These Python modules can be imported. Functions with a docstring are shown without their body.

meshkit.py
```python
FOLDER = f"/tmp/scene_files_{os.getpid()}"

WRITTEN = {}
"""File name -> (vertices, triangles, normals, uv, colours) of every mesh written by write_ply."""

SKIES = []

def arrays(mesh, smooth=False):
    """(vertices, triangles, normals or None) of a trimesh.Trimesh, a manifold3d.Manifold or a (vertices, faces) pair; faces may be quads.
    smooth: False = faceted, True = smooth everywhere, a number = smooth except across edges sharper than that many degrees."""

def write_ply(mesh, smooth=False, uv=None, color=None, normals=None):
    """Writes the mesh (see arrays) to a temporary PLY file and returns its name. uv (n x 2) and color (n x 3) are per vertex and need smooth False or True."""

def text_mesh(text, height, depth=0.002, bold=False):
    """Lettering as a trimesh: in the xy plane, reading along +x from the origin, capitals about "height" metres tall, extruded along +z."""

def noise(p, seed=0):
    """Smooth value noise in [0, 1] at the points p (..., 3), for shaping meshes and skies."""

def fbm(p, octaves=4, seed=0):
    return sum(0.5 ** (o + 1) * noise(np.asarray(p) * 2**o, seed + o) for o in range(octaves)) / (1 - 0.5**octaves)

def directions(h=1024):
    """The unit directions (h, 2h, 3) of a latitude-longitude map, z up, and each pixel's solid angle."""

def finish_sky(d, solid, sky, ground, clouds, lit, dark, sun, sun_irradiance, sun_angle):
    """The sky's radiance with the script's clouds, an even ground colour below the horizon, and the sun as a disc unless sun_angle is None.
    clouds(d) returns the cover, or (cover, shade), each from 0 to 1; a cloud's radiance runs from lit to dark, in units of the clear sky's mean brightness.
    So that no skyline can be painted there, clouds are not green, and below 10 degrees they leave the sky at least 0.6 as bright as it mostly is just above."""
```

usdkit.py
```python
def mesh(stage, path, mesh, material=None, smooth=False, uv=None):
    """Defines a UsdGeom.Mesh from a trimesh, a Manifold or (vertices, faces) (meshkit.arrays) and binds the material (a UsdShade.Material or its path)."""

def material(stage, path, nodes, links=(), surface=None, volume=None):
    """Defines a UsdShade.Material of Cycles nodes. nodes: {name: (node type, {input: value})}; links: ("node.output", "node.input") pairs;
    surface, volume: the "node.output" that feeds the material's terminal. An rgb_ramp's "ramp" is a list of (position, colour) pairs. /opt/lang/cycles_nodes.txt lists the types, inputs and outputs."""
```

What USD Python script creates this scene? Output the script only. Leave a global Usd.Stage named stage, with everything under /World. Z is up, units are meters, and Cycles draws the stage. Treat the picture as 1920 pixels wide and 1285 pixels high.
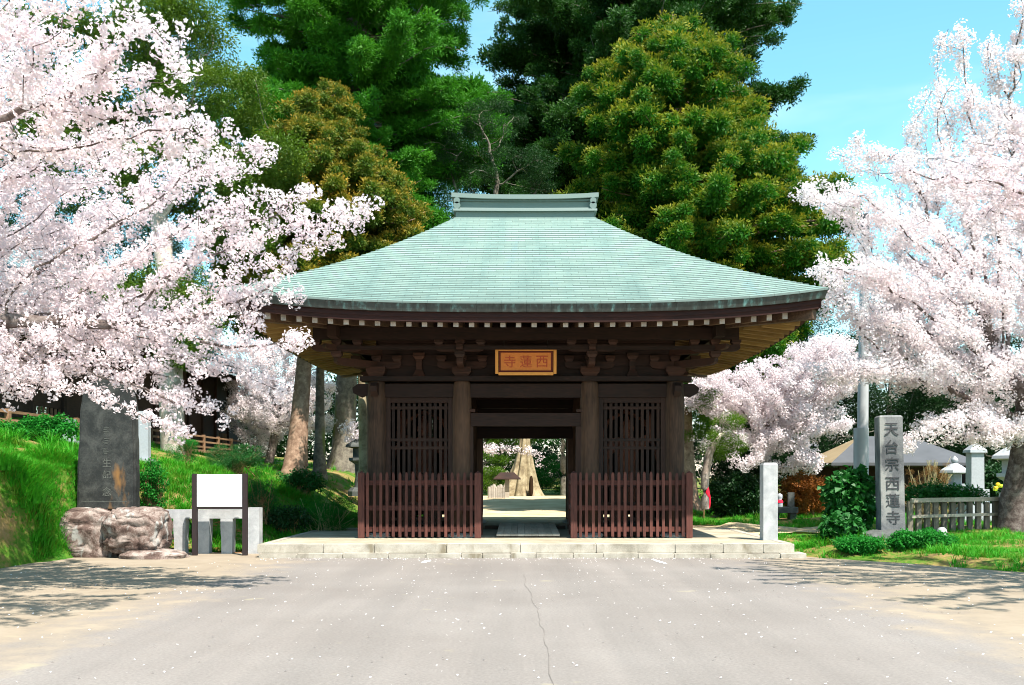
import math, random
import numpy as np, trimesh, manifold3d, usdkit, meshkit
from scipy.spatial import cKDTree
from shapely.geometry import Polygon
from pxr import Usd, UsdGeom, UsdLux, UsdShade, Sdf, Gf, Vt

stage = Usd.Stage.CreateInMemory()
UsdGeom.SetStageUpAxis(stage, "Z")
world = UsdGeom.Xform.Define(stage, "/World")
UsdGeom.Scope.Define(stage, "/World/Looks")
random.seed(4)
RNG = np.random.default_rng(11)

# ---------------------------------------------------------------- camera, sky, sun, exposure
F, HZ, VX = 1840.0, 895.0, 975.0            # focal length in photo pixels, horizon row, column of the view axis
EYE = 1.5
cam = UsdGeom.Camera.Define(stage, "/World/Camera")
cam.AddTranslateOp().Set((0, 0, EYE))
cam.AddRotateXOp().Set(90)
cam.CreateHorizontalApertureAttr(36.0)
cam.CreateVerticalApertureAttr(36.0 * 685 / 1024)
cam.CreateFocalLengthAttr(F / 1920 * 36)
cam.CreateHorizontalApertureOffsetAttr((960 - VX) / 1920 * 36)
cam.CreateVerticalApertureOffsetAttr((HZ - 642.5) / 1920 * 36)
cam.CreateClippingRangeAttr((0.05, 5000))
cam.CreateExposureAttr(1.4)

SUN = np.array([0.34, -0.47, 1.0]); SUN = SUN / np.linalg.norm(SUN)
sun = UsdLux.DistantLight.Define(stage, "/World/Sun")
zx = np.cross([0, 0, 1], SUN); zx /= np.linalg.norm(zx); zy = np.cross(SUN, zx)
m4 = Gf.Matrix4d(*zx, 0, *zy, 0, *SUN, 0, 0, 0, 0, 1)
sun.AddTransformOp().Set(m4)
sun.CreateIntensityAttr(1.15)
sun.CreateAngleAttr(0.53)
sun.CreateNormalizeAttr(True)
sun.CreateColorAttr((1.0, 0.94, 0.85))
dome = UsdLux.DomeLight.Define(stage, "/World/sky")
skym = usdkit.material(stage, "/World/Looks/sky", {
    "s": ("sky_texture", {"sky_type": "single_scattering", "sun_disc": False, "sun_elevation": float(math.asin(SUN[2])), "sun_rotation": float(math.atan2(SUN[0], SUN[1])), "air_density": 1.0, "aerosol_density": 0.6, "ozone_density": 1.0}),
    "h": ("hsv", {"hue": 0.458, "saturation": 1.18, "value": 1.15, "fac": 1.0}),
    "tc": ("texture_coordinate", {}),
    "mp": ("mapping", {"scale": (1.2, 1.2, 5.0)}),
    "n": ("noise_texture", {"scale": 1.6, "detail": 5, "roughness": 0.55, "distortion": 0.4}),
    "r": ("rgb_ramp", {"ramp": [(0.0, (0, 0, 0)), (0.5, (0.03, 0.03, 0.03)), (0.72, (0.32, 0.32, 0.32)), (1.0, (0.6, 0.6, 0.6))]}),
    "mx": ("mix", {"color2": (5.2, 5.9, 6.2)}),
    "b": ("background_shader", {"strength": 0.1})},
    [("s.color", "h.color"), ("tc.generated", "mp.vector"), ("mp.vector", "n.vector"), ("n.fac", "r.fac"), ("r.color", "mx.fac"), ("h.color", "mx.color1"), ("mx.color", "b.color")], surface="b.background")
UsdShade.MaterialBindingAPI.Apply(dome.GetPrim()).Bind(skym)
dome.GetPrim().SetCustomDataByKey("label", "clear turquoise spring sky with thin haze")
dome.GetPrim().SetCustomDataByKey("kind", "structure")

# ---------------------------------------------------------------- helpers: meshes
def cat(ms):
    vs, fs, n = [], [], 0
    for v, f in ms:
        vs.append(np.asarray(v, float)); fs.append(np.asarray(f, int) + n); n += len(v)
    return np.vstack(vs), np.vstack(fs)

def _template():
    pts = []
    for sx in (-1, 1):
        for sy in (-1, 1):
            for sz in (-1, 1):
                for k in range(3):
                    p = np.array([sx, sy, sz], float); p[k] *= 0.8
                    pts.append(p)
    pts = np.array(pts)
    s = np.sign(pts)
    hull = trimesh.convex.convex_hull(pts)
    order = cKDTree(pts).query(hull.vertices)[1]
    return s, (np.abs(pts) < 0.9), order[np.asarray(hull.faces)]
_S, _IN, _TF = _template()

def cbox(c, size, b=0.008, rz=0.0, R=None):
    """box with chamfered edges"""
    h = np.asarray(size, float) / 2
    b = min(b, h.min() * 0.8)
    v = _S * (h - b * _IN)
    if R is None and rz:
        R = np.array([[math.cos(rz), -math.sin(rz), 0], [math.sin(rz), math.cos(rz), 0], [0, 0, 1]])
    if R is not None:
        v = v @ np.asarray(R).T
    return v + np.asarray(c, float), _TF

def box2(lo, hi, b=0.008):
    lo, hi = np.asarray(lo, float), np.asarray(hi, float)
    return cbox((lo + hi) / 2, hi - lo, b)

def frame(d, up=(0, 0, 1)):
    d = np.asarray(d, float) / np.linalg.norm(d)
    up = np.asarray(up, float)
    if abs(d @ up) > 0.98:
        up = np.array([0, 1.0, 0])
    a = np.cross(up, d); a /= np.linalg.norm(a)
    return np.stack([d, a, np.cross(d, a)], 1)

def beam(p0, p1, w, h, b=0.008, up=(0, 0, 1)):
    p0, p1 = np.asarray(p0, float), np.asarray(p1, float)
    return cbox((p0 + p1) / 2, (np.linalg.norm(p1 - p0), w, h), b, R=frame(p1 - p0, up))

def tube(pts, radii, n=6, cap=True):
    p = np.asarray(pts, float); r = np.broadcast_to(radii, (len(p),))
    t = np.gradient(p, axis=0); t /= np.linalg.norm(t, axis=1, keepdims=True) + 1e-12
    ref = np.array([0, 0, 1.0]) if abs(t[:, 2]).mean() < 0.85 else np.array([1.0, 0.2, 0])
    a = np.cross(t, ref); a /= np.linalg.norm(a, axis=1, keepdims=True) + 1e-12
    b = np.cross(t, a); ang = np.arange(n) * 2 * np.pi / n
    v = (p[:, None] + r[:, None, None] * (np.cos(ang)[None, :, None] * a[:, None] + np.sin(ang)[None, :, None] * b[:, None])).reshape(-1, 3)
    i, j = np.meshgrid(np.arange(len(p) - 1), np.arange(n), indexing="ij")
    k = (j + 1) % n
    f = [np.stack([i * n + j, (i + 1) * n + j, (i + 1) * n + k], -1).reshape(-1, 3), np.stack([i * n + j, (i + 1) * n + k, i * n + k], -1).reshape(-1, 3)]
    if cap:
        e = (len(p) - 1) * n
        f.append(np.array([[0, q, q + 1] for q in range(1, n - 1)] + [[e, e + q + 1, e + q] for q in range(1, n - 1)]))
    return v, np.vstack(f)

def lathe(profile, c=(0, 0, 0), n=24, square=False):
    """revolve (r, z) pairs about the vertical through c; square gives a four-sided body"""
    m = 4 if square else n
    ang = np.arange(m) * 2 * np.pi / m + (np.pi / 4 if square else 0)
    k = math.sqrt(2) if square else 1
    v = np.array([[r * k * math.cos(a), r * k * math.sin(a), z] for r, z in profile for a in ang]) + np.asarray(c, float)
    f = []
    for i in range(len(profile) - 1):
        for j in range(m):
            q = (j + 1) % m
            f += [[i * m + j, i * m + q, (i + 1) * m + q], [i * m + j, (i + 1) * m + q, (i + 1) * m + j]]
    e = (len(profile) - 1) * m
    f += [[0, q + 1, q] for q in range(1, m - 1)] + [[e, e + q, e + q + 1] for q in range(1, m - 1)]
    return v, np.array(f)

def grid(fn, nu, nv):
    """fn(u, v) arrays in [0,1] -> (.., 3)"""
    u, v = np.meshgrid(np.linspace(0, 1, nu + 1), np.linspace(0, 1, nv + 1), indexing="ij")
    p = fn(u, v).reshape(-1, 3)
    i, j = np.meshgrid(np.arange(nu), np.arange(nv), indexing="ij")
    a = i * (nv + 1) + j
    return p, np.vstack([np.stack([a, a + nv + 1, a + nv + 2], -1).reshape(-1, 3), np.stack([a, a + nv + 2, a + 1], -1).reshape(-1, 3)])

def rock(c, size, seed, sub=4, rough=0.22, freq=1.3, flat=None, square=0.75, crag=0.0):
    m = trimesh.creation.icosphere(sub)
    v = np.array(m.vertices)
    v = np.sign(v) * np.abs(v) ** square
    n = meshkit.fbm(v * freq + seed * 7.3, 5, seed) - 0.5
    if crag:
        q = v + 0.25 * (meshkit.noise(v * 3 + seed) - 0.5)[:, None]
        sites = np.random.default_rng(seed).normal(size=(60, 3)) * 0.75
        dd = np.sort(np.linalg.norm(q[:, None] - sites[None], axis=2), axis=1)
        n = n - crag * np.exp(-((dd[:, 1] - dd[:, 0]) / 0.05) ** 2) + crag * 0.8 * (meshkit.noise(v * 7 + seed) - 0.5)
    v = v * (1 + rough * 2 * n)[:, None] * np.asarray(size, float)
    if flat is not None:
        v[:, 2] = np.maximum(v[:, 2], -flat)
    return v + np.asarray(c, float), np.array(m.faces)

def prism(poly, depth, holes=()):
    m = trimesh.creation.extrude_polygon(Polygon(poly, holes), depth, engine="earcut")
    return np.array(m.vertices), np.array(m.faces)

def upright(m, origin, dx=(1, 0, 0), out=(0, -1, 0)):
    """a shape drawn in xy and extruded along z, stood upright: x -> dx, y -> up, z -> out"""
    v, f = m
    return v @ np.array([dx, (0, 0, 1), out], float) + np.asarray(origin, float), f

# ---------------------------------------------------------------- helpers: prims
_count = {}
def path_for(parent, name):
    k = _count.get((parent, name), 0); _count[(parent, name)] = k + 1
    return f"{parent}/{name}" + (f"_{k:03d}" if k else "")

def data(prim, **kw):
    for k, v in kw.items():
        if v:
            prim.SetCustomDataByKey(k, v)
    return prim

def put(parent, name, mesh, mat, smooth=False, **kw):
    """one Mesh prim; parent is a path, or a thing (path, origin)"""
    o = np.zeros(3)
    if isinstance(parent, tuple):
        parent, o = parent
    v, f = mesh
    p = path_for(parent, name)
    g = usdkit.mesh(stage, p, (np.asarray(v, float) - o, f), MAT[mat] if isinstance(mat, str) else mat, smooth)
    data(g.GetPrim(), **kw)
    return p, o

def thing(name, label, category, loc=(0, 0, 0), group=None):
    p = path_for("/World", name)
    x = UsdGeom.Xform.Define(stage, p)
    x.AddTranslateOp().Set(Gf.Vec3d(*map(float, loc)))
    data(x.GetPrim(), label=label, category=category, group=group)
    return p, np.asarray(loc, float)

def struct(name, mesh, mat, smooth=False, label=None):
    return put("/World", name, mesh, mat, smooth, kind="structure", label=label)

def quats(axis, ang):
    axis = np.asarray(axis, float); axis = axis / (np.linalg.norm(axis, axis=1, keepdims=True) + 1e-12)
    return np.hstack([axis * np.sin(ang / 2)[:, None], np.cos(ang / 2)[:, None]])

def instancer(parent, name, protos, pos, scale, quat=None, idx=None, kind="stuff", **kw):
    o = np.zeros(3)
    if isinstance(parent, tuple):
        parent, o = parent
    pos = np.asarray(pos, float) - o
    n = len(pos)
    p = path_for(parent, name)
    pi = UsdGeom.PointInstancer.Define(stage, p)
    targets = []
    for k, (mesh, mat) in enumerate(protos):
        q = f"{p}/piece_{k:03d}" if k else f"{p}/piece"
        usdkit.mesh(stage, q, mesh, MAT[mat], False)
        targets.append(Sdf.Path(q))
    pi.CreatePrototypesRel().SetTargets(targets)
    pi.CreatePositionsAttr(Vt.Vec3fArray.FromNumpy(pos.astype(np.float32)))
    s = np.asarray(scale, float)
    s = np.repeat(s[:, None], 3, 1) if s.ndim == 1 else s
    pi.CreateScalesAttr(Vt.Vec3fArray.FromNumpy(s.astype(np.float32)))
    if quat is None:
        quat = quats(np.tile([0, 0, 1.0], (n, 1)), RNG.uniform(0, 6.283, n))
    pi.CreateOrientationsAttr(Vt.QuathArray.FromNumpy(quat.astype(np.float16)))
    idx = RNG.integers(0, len(protos), n) if idx is None else idx
    pi.CreateProtoIndicesAttr(Vt.IntArray.FromNumpy(np.asarray(idx, np.int32)))
    data(pi.GetPrim(), kind=kind, **kw)
    return p

# ---------------------------------------------------------------- materials
MAT = {}
def mat(name, nodes, links, surface="p.BSDF"):
    MAT[name] = usdkit.material(stage, "/World/Looks/" + name, nodes, links, surface=surface)

def plain(name, c, rough=0.6, spec=0.4, metal=0.0, var=0.12, scale=6.0, bump=0.0):
    c = np.asarray(c, float)
    nodes = {"g": ("geometry", {}), "n": ("noise_texture", {"scale": scale, "detail": 5, "roughness": 0.6}),
             "r": ("rgb_ramp", {"ramp": [(0.25, tuple(c * (1 - var))), (0.75, tuple(np.minimum(c * (1 + var), 1)))]}),
             "p": ("principled_bsdf", {"roughness": rough, "specular_ior_level": spec, "metallic": metal})}
    links = [("g.position", "n.vector"), ("n.fac", "r.fac"), ("r.color", "p.base_color")]
    if bump:
        nodes["b"] = ("bump", {"strength": bump, "distance": 0.02}); links += [("n.fac", "b.height"), ("b.normal", "p.normal")]
    mat(name, nodes, links)

def wood(name, dark, light, axis="z", rough=0.75, scale=9.0, bump=0.35):
    """weathered timber: grain stretched along one axis, tone differing from piece to piece"""
    st = {"x": (0.12, 1, 1), "y": (1, 0.12, 1), "z": (1, 1, 0.12)}[axis]
    d, l = np.asarray(dark, float), np.asarray(light, float)
    mat(name, {"g": ("geometry", {}), "m": ("mapping", {"scale": st}), "n": ("noise_texture", {"scale": scale * 4, "detail": 6, "roughness": 0.65, "distortion": 0.3}),
               "n2": ("noise_texture", {"scale": 1.7, "detail": 3}), "o": ("object_info", {}),
               "a": ("math", {"math_type": "multiply_add", "value2": 1.0, "value3": -0.28}), "a2": ("math", {"math_type": "multiply_add", "value2": 0.45}),
               "a3": ("math", {"math_type": "multiply_add", "value2": 0.35}),
               "r": ("rgb_ramp", {"ramp": [(0.25, tuple(d)), (0.6, tuple((d + l) / 2)), (0.95, tuple(l))]}),
               "b": ("bump", {"strength": bump, "distance": 0.012}), "p": ("principled_bsdf", {"roughness": rough, "specular_ior_level": 0.3})},
        [("g.position", "m.vector"), ("m.vector", "n.vector"), ("g.position", "n2.vector"), ("n.fac", "a.value1"), ("n2.fac", "a2.value1"), ("a.value", "a2.value3"), ("o.random", "a3.value1"), ("a2.value", "a3.value3"),
         ("a3.value", "r.fac"), ("r.color", "p.base_color"), ("n.fac", "b.height"), ("b.normal", "p.normal")])

def foliage(name, c1, c2, c3=None, scale=0.9, trans=0.35, tip=None, spec=0.2):
    """leaf colours drift in space; some light passes through; tip colours the outer, upper ends of a spray"""
    stops = [(0.3, c1), (0.6, c2)] + ([(0.8, c3)] if c3 is not None else [])
    nodes = {"g": ("geometry", {}), "n": ("noise_texture", {"scale": scale, "detail": 4, "roughness": 0.7}), "i": ("math", {"math_type": "multiply_add", "value2": 0.5, "value3": -0.25}),
             "a": ("math", {"math_type": "add"}), "r": ("rgb_ramp", {"ramp": stops}), "p": ("principled_bsdf", {"roughness": 0.55, "specular_ior_level": spec}),
             "t": ("translucent_bsdf", {}), "x": ("mix_closure", {"fac": trans})}
    links = [("g.position", "n.vector"), ("g.random_per_island", "i.value1"), ("i.value", "a.value1"), ("n.fac", "a.value2"), ("a.value", "r.fac")]
    out = "r.color"
    if tip is not None:
        nodes |= {"tc": ("texture_coordinate", {}), "sx": ("separate_xyz", {}), "ln": ("vector_math", {"math_type": "length"}),
                  "z": ("math", {"math_type": "multiply_add", "value2": 0.55}), "mr": ("map_range", {"from_min": 0.52, "from_max": 1.15, "to_min": 0.0, "to_max": 1.0, "clamp": True}),
                  "mu": ("math", {"math_type": "multiply", "value2": 1.0}), "mx": ("mix", {"color2": tip}), "rs": ("map_range", {"from_min": 0.35, "from_max": 0.65, "to_min": 0.25, "to_max": 1.0, "clamp": True})}
        links += [("tc.object", "sx.vector"), ("tc.object", "ln.vector1"), ("sx.z", "z.value1"), ("ln.value", "z.value3"), ("z.value", "mr.value"), ("mr.result", "mu.value1"),
                  ("n.fac", "rs.value"), ("rs.result", "mu.value2"), ("mu.value", "mx.fac"), ("r.color", "mx.color1")]
        out = "mx.color"
    links += [(out, "p.base_color"), (out, "t.color"), ("p.BSDF", "x.closure1"), ("t.BSDF", "x.closure2")]
    mat(name, nodes, links, "x.closure")

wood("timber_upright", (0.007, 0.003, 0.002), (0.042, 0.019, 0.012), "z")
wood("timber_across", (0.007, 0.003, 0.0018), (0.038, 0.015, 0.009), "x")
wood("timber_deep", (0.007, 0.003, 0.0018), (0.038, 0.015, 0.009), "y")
wood("column_timber", (0.012, 0.006, 0.004), (0.115, 0.06, 0.035), "z", scale=7)
wood("bracket_timber", (0.010, 0.005, 0.0035), (0.06, 0.022, 0.012), "x")
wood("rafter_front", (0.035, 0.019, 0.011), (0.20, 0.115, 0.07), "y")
wood("rafter_side", (0.12, 0.065, 0.022), (0.42, 0.25, 0.085), "x")  # tan lighter than the front rafters: bounce light put into the colour
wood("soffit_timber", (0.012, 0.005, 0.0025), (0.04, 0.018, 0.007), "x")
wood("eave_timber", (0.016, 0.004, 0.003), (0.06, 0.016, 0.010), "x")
wood("fence_timber", (0.022, 0.007, 0.006), (0.135, 0.046, 0.034), "z")
wood("fence_rail_timber", (0.022, 0.006, 0.005), (0.12, 0.036, 0.025), "x")
wood("grey_timber", (0.10, 0.09, 0.085), (0.30, 0.27, 0.25), "y", scale=6)
wood("ramp_timber", (0.30, 0.24, 0.18), (0.62, 0.52, 0.42), "y", scale=6)
wood("post_timber", (0.05, 0.042, 0.034), (0.24, 0.20, 0.155), "z", scale=6)
wood("hall_timber", (0.014, 0.009, 0.007), (0.085, 0.05, 0.036), "y")
wood("veranda_timber", (0.10, 0.055, 0.03), (0.36, 0.21, 0.12), "y")
wood("bleached_timber", (0.22, 0.19, 0.15), (0.48, 0.42, 0.35), "x", scale=5)
wood("stake_timber", (0.45, 0.20, 0.03), (0.75, 0.38, 0.07), "z", scale=5)
wood("statue_timber", (0.10, 0.035, 0.022), (0.34, 0.13, 0.08), "z", scale=3)
plain("sign_post_paint", (0.022, 0.013, 0.013), 0.5, 0.4)
plain("sign_panel", (0.86, 0.88, 0.9), 0.35, 0.4, var=0.02)
plain("rafter_tip", (0.42, 0.36, 0.32), 0.8, 0.2, var=0.35, scale=4)
plain("plaque_wood", (0.62, 0.20, 0.045), 0.6, 0.2, var=0.12, scale=14)
plain("plaque_gold", (0.68, 0.29, 0.06), 0.5, 0.3, var=0.1, scale=14)
plain("plaque_line", (0.10, 0.012, 0.008), 0.6, 0.2)
plain("plaque_letter", (0.42, 0.07, 0.03), 0.6, 0.2, var=0.3, scale=40)
plain("slate_letter", (0.10, 0.105, 0.092), 0.9, 0.1, var=0.4, scale=30)
plain("pillar_letter", (0.058, 0.058, 0.062), 0.9, 0.1, var=0.3, scale=30)
plain("pole_concrete", (0.36, 0.37, 0.38), 0.8, 0.2, var=0.1, scale=3)
plain("dark_metal", (0.06, 0.06, 0.065), 0.4, 0.5)
plain("grave_stone", (0.33, 0.35, 0.37), 0.55, 0.4, var=0.12, scale=20)
plain("dark_stone", (0.07, 0.075, 0.07), 0.8, 0.3, var=0.4, scale=9, bump=0.4)
plain("roof_sheet", (0.075, 0.075, 0.08), 0.5, 0.4, var=0.15, scale=2)
plain("roof_sheet_orange_lit", (0.3, 0.23, 0.14), 0.5, 0.4, var=0.15, scale=2)  # orange light on the side slopes, put into the sheet colour
plain("hall_roof", (0.16, 0.22, 0.24), 0.5, 0.4, var=0.2, scale=3)
plain("red_cloth", (0.7, 0.02, 0.05), 0.8, 0.1)
plain("blue_sheet", (0.04, 0.16, 0.5), 0.5, 0.3)
plain("road_paint", (0.75, 0.75, 0.72), 0.8, 0.2, var=0.15, scale=30)
plain("tar_crack", (0.15, 0.133, 0.12), 0.9, 0.1)
plain("hollow_shade", (0.03, 0.018, 0.01), 0.95, 0.05)
plain("petal_white", (0.72, 0.66, 0.66), 0.7, 0.1, var=0.08)
plain("yellow_flower", (0.85, 0.55, 0.03), 0.7, 0.2)
plain("lemon_flower", (0.6, 0.75, 0.05), 0.7, 0.2)
plain("old_leaf", (0.28, 0.12, 0.04), 0.8, 0.1, var=0.4, scale=5)
plain("bare_stem", (0.30, 0.18, 0.09), 0.8, 0.1, var=0.25, scale=8)
plain("pale_stem", (0.45, 0.40, 0.22), 0.8, 0.1, var=0.25, scale=8)
def stone(name, dark, mid, light, scale=3.0, bump=0.6, spots=None, rough=0.85, fine=40.0):
    nodes = {"g": ("geometry", {}), "n": ("noise_texture", {"scale": scale, "detail": 8, "roughness": 0.65, "distortion": 0.4}), "n2": ("noise_texture", {"scale": fine, "detail": 3, "roughness": 0.7}),
             "a": ("math", {"math_type": "multiply_add", "value2": 0.35}), "r": ("rgb_ramp", {"ramp": [(0.42, dark), (0.62, mid), (0.82, light)]}),
             "b": ("bump", {"strength": bump, "distance": 0.02}), "p": ("principled_bsdf", {"roughness": rough, "specular_ior_level": 0.3})}
    links = [("g.position", "n.vector"), ("g.position", "n2.vector"), ("n2.fac", "a.value1"), ("n.fac", "a.value3"), ("a.value", "r.fac"), ("a.value", "b.height"), ("b.normal", "p.normal")]
    if spots is None:
        links.append(("r.color", "p.base_color"))
    else:
        nodes |= {"m": ("mapping", {"scale": (1, 1, 0.35)}), "n3": ("noise_texture", {"scale": spots[1], "detail": 4}), "r3": ("rgb_ramp", {"ramp": [(spots[2], (0, 0, 0)), (spots[2] + 0.08, (1, 1, 1))]}), "mx": ("mix", {"color2": spots[0]})}
        links += [("g.position", "m.vector"), ("m.vector", "n3.vector"), ("n3.fac", "r3.fac"), ("r3.color", "mx.fac"), ("r.color", "mx.color1"), ("mx.color", "p.base_color")]
    mat(name, nodes, links)
stone("slate", (0.009, 0.0098, 0.0096), (0.02, 0.0215, 0.0205), (0.056, 0.057, 0.052), 2.5, 0.3, ((0.22, 0.11, 0.035), 2.2, 0.60), 0.65)  # dark slate, darkened further to stand in for the cherry's shade
stone("boulder_stone", (0.03, 0.018, 0.016), (0.105, 0.068, 0.055), (0.30, 0.245, 0.215), 3.2, 1.0, ((0.30, 0.29, 0.27), 5.0, 0.58))
stone("pillar_stone", (0.06, 0.062, 0.066), (0.11, 0.112, 0.117), (0.20, 0.20, 0.198), 2.0, 0.35, ((0.27, 0.265, 0.25), 2.6, 0.57))
stone("granite", (0.24, 0.245, 0.25), (0.33, 0.335, 0.34), (0.43, 0.43, 0.43), 4.0, 0.2, None, 0.8, 70)
stone("kerb_granite", (0.17, 0.15, 0.115), (0.31, 0.28, 0.23), (0.42, 0.385, 0.325), 2.2, 0.4, ((0.20, 0.17, 0.12), 3.0, 0.60), 0.85, 50)
stone("paving", (0.20, 0.165, 0.11), (0.29, 0.25, 0.18), (0.37, 0.33, 0.255), 1.5, 0.25, None, 0.9, 30)
stone("bark_cedar", (0.09, 0.05, 0.032), (0.19, 0.115, 0.075), (0.33, 0.22, 0.15), 5.0, 0.9)
stone("bark_dark", (0.05, 0.042, 0.033), (0.11, 0.095, 0.075), (0.20, 0.18, 0.14), 5.0, 0.9, ((0.10, 0.13, 0.03), 1.2, 0.58))
stone("bark_cherry", (0.035, 0.024, 0.022), (0.085, 0.062, 0.055), (0.20, 0.165, 0.15), 7.0, 0.7)
stone("bark_pale", (0.16, 0.12, 0.095), (0.34, 0.28, 0.235), (0.56, 0.49, 0.43), 4.0, 0.9)
stone("bark_ginkgo", (0.07, 0.05, 0.03), (0.21, 0.165, 0.095), (0.36, 0.30, 0.19), 2.6, 1.0)
# copper sheets: each sheet its own tone, verdigris blooms across them
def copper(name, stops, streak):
    edge = not streak  # steep lip faces coloured darker, in place of shade below each course
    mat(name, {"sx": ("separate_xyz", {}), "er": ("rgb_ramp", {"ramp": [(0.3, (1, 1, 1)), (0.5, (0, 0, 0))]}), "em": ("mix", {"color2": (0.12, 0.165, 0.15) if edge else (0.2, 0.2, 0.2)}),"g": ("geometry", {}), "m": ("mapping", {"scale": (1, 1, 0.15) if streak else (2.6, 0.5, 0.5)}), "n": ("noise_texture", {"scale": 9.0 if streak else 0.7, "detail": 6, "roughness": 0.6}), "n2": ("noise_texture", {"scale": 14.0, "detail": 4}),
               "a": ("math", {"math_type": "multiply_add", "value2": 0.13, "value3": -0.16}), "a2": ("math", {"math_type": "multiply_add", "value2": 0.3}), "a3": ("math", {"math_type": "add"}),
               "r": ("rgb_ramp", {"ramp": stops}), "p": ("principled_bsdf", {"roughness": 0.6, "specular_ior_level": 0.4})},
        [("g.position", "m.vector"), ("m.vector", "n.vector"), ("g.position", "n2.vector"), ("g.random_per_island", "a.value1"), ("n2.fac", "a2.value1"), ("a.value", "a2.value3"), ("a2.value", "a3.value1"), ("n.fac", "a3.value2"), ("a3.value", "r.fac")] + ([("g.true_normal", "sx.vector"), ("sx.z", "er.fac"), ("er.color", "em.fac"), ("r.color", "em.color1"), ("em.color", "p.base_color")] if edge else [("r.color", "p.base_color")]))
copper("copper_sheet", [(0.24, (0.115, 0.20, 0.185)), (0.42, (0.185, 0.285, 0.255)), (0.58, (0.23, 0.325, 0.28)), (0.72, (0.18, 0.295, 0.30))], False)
copper("copper_edge", [(0.3, (0.028, 0.028, 0.023)), (0.52, (0.055, 0.058, 0.05)), (0.62, (0.09, 0.14, 0.125)), (0.75, (0.2, 0.36, 0.33))], True)
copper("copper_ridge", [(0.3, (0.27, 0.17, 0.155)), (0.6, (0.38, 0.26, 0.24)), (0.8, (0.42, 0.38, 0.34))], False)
# foliage
foliage("leaf_cedar", (0.025, 0.13, 0.006), (0.075, 0.26, 0.01), (0.17, 0.31, 0.016), 0.6, 0.4, tip=(0.33, 0.28, 0.02))
foliage("leaf_cedar_orange", (0.06, 0.12, 0.008), (0.17, 0.17, 0.012), (0.28, 0.18, 0.02), 0.7, 0.3, tip=(0.42, 0.25, 0.025))
foliage("leaf_dark_cedar", (0.016, 0.065, 0.006), (0.055, 0.15, 0.010), (0.22, 0.20, 0.014), 0.3, 0.32)
foliage("leaf_pine", (0.04, 0.18, 0.008), (0.11, 0.32, 0.014), (0.24, 0.38, 0.02), 0.5, 0.38)
foliage("leaf_bright", (0.015, 0.14, 0.012), (0.035, 0.27, 0.03), (0.09, 0.36, 0.04), 0.6, 0.4)
foliage("leaf_olive", (0.07, 0.14, 0.006), (0.21, 0.27, 0.012), (0.38, 0.38, 0.03), 0.8, 0.35, spec=0.4)
foliage("leaf_broad", (0.014, 0.06, 0.008), (0.04, 0.13, 0.013), (0.15, 0.24, 0.03), 0.9, 0.3, spec=0.4)
foliage("leaf_shade", (0.008, 0.035, 0.006), (0.022, 0.085, 0.012), (0.07, 0.14, 0.016), 0.7, 0.25)  # dark evergreen leaf with under-canopy shade put into the colour
foliage("leaf_fresh", (0.02, 0.20, 0.02), (0.04, 0.32, 0.03), (0.12, 0.42, 0.04), 2.0, 0.4)
foliage("leaf_ivy", (0.012, 0.11, 0.012), (0.03, 0.22, 0.03), (0.06, 0.32, 0.06), 2.0, 0.25, spec=0.4)
foliage("leaf_lime", (0.09, 0.19, 0.01), (0.2, 0.30, 0.02), (0.34, 0.38, 0.04), 1.2, 0.35)
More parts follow.
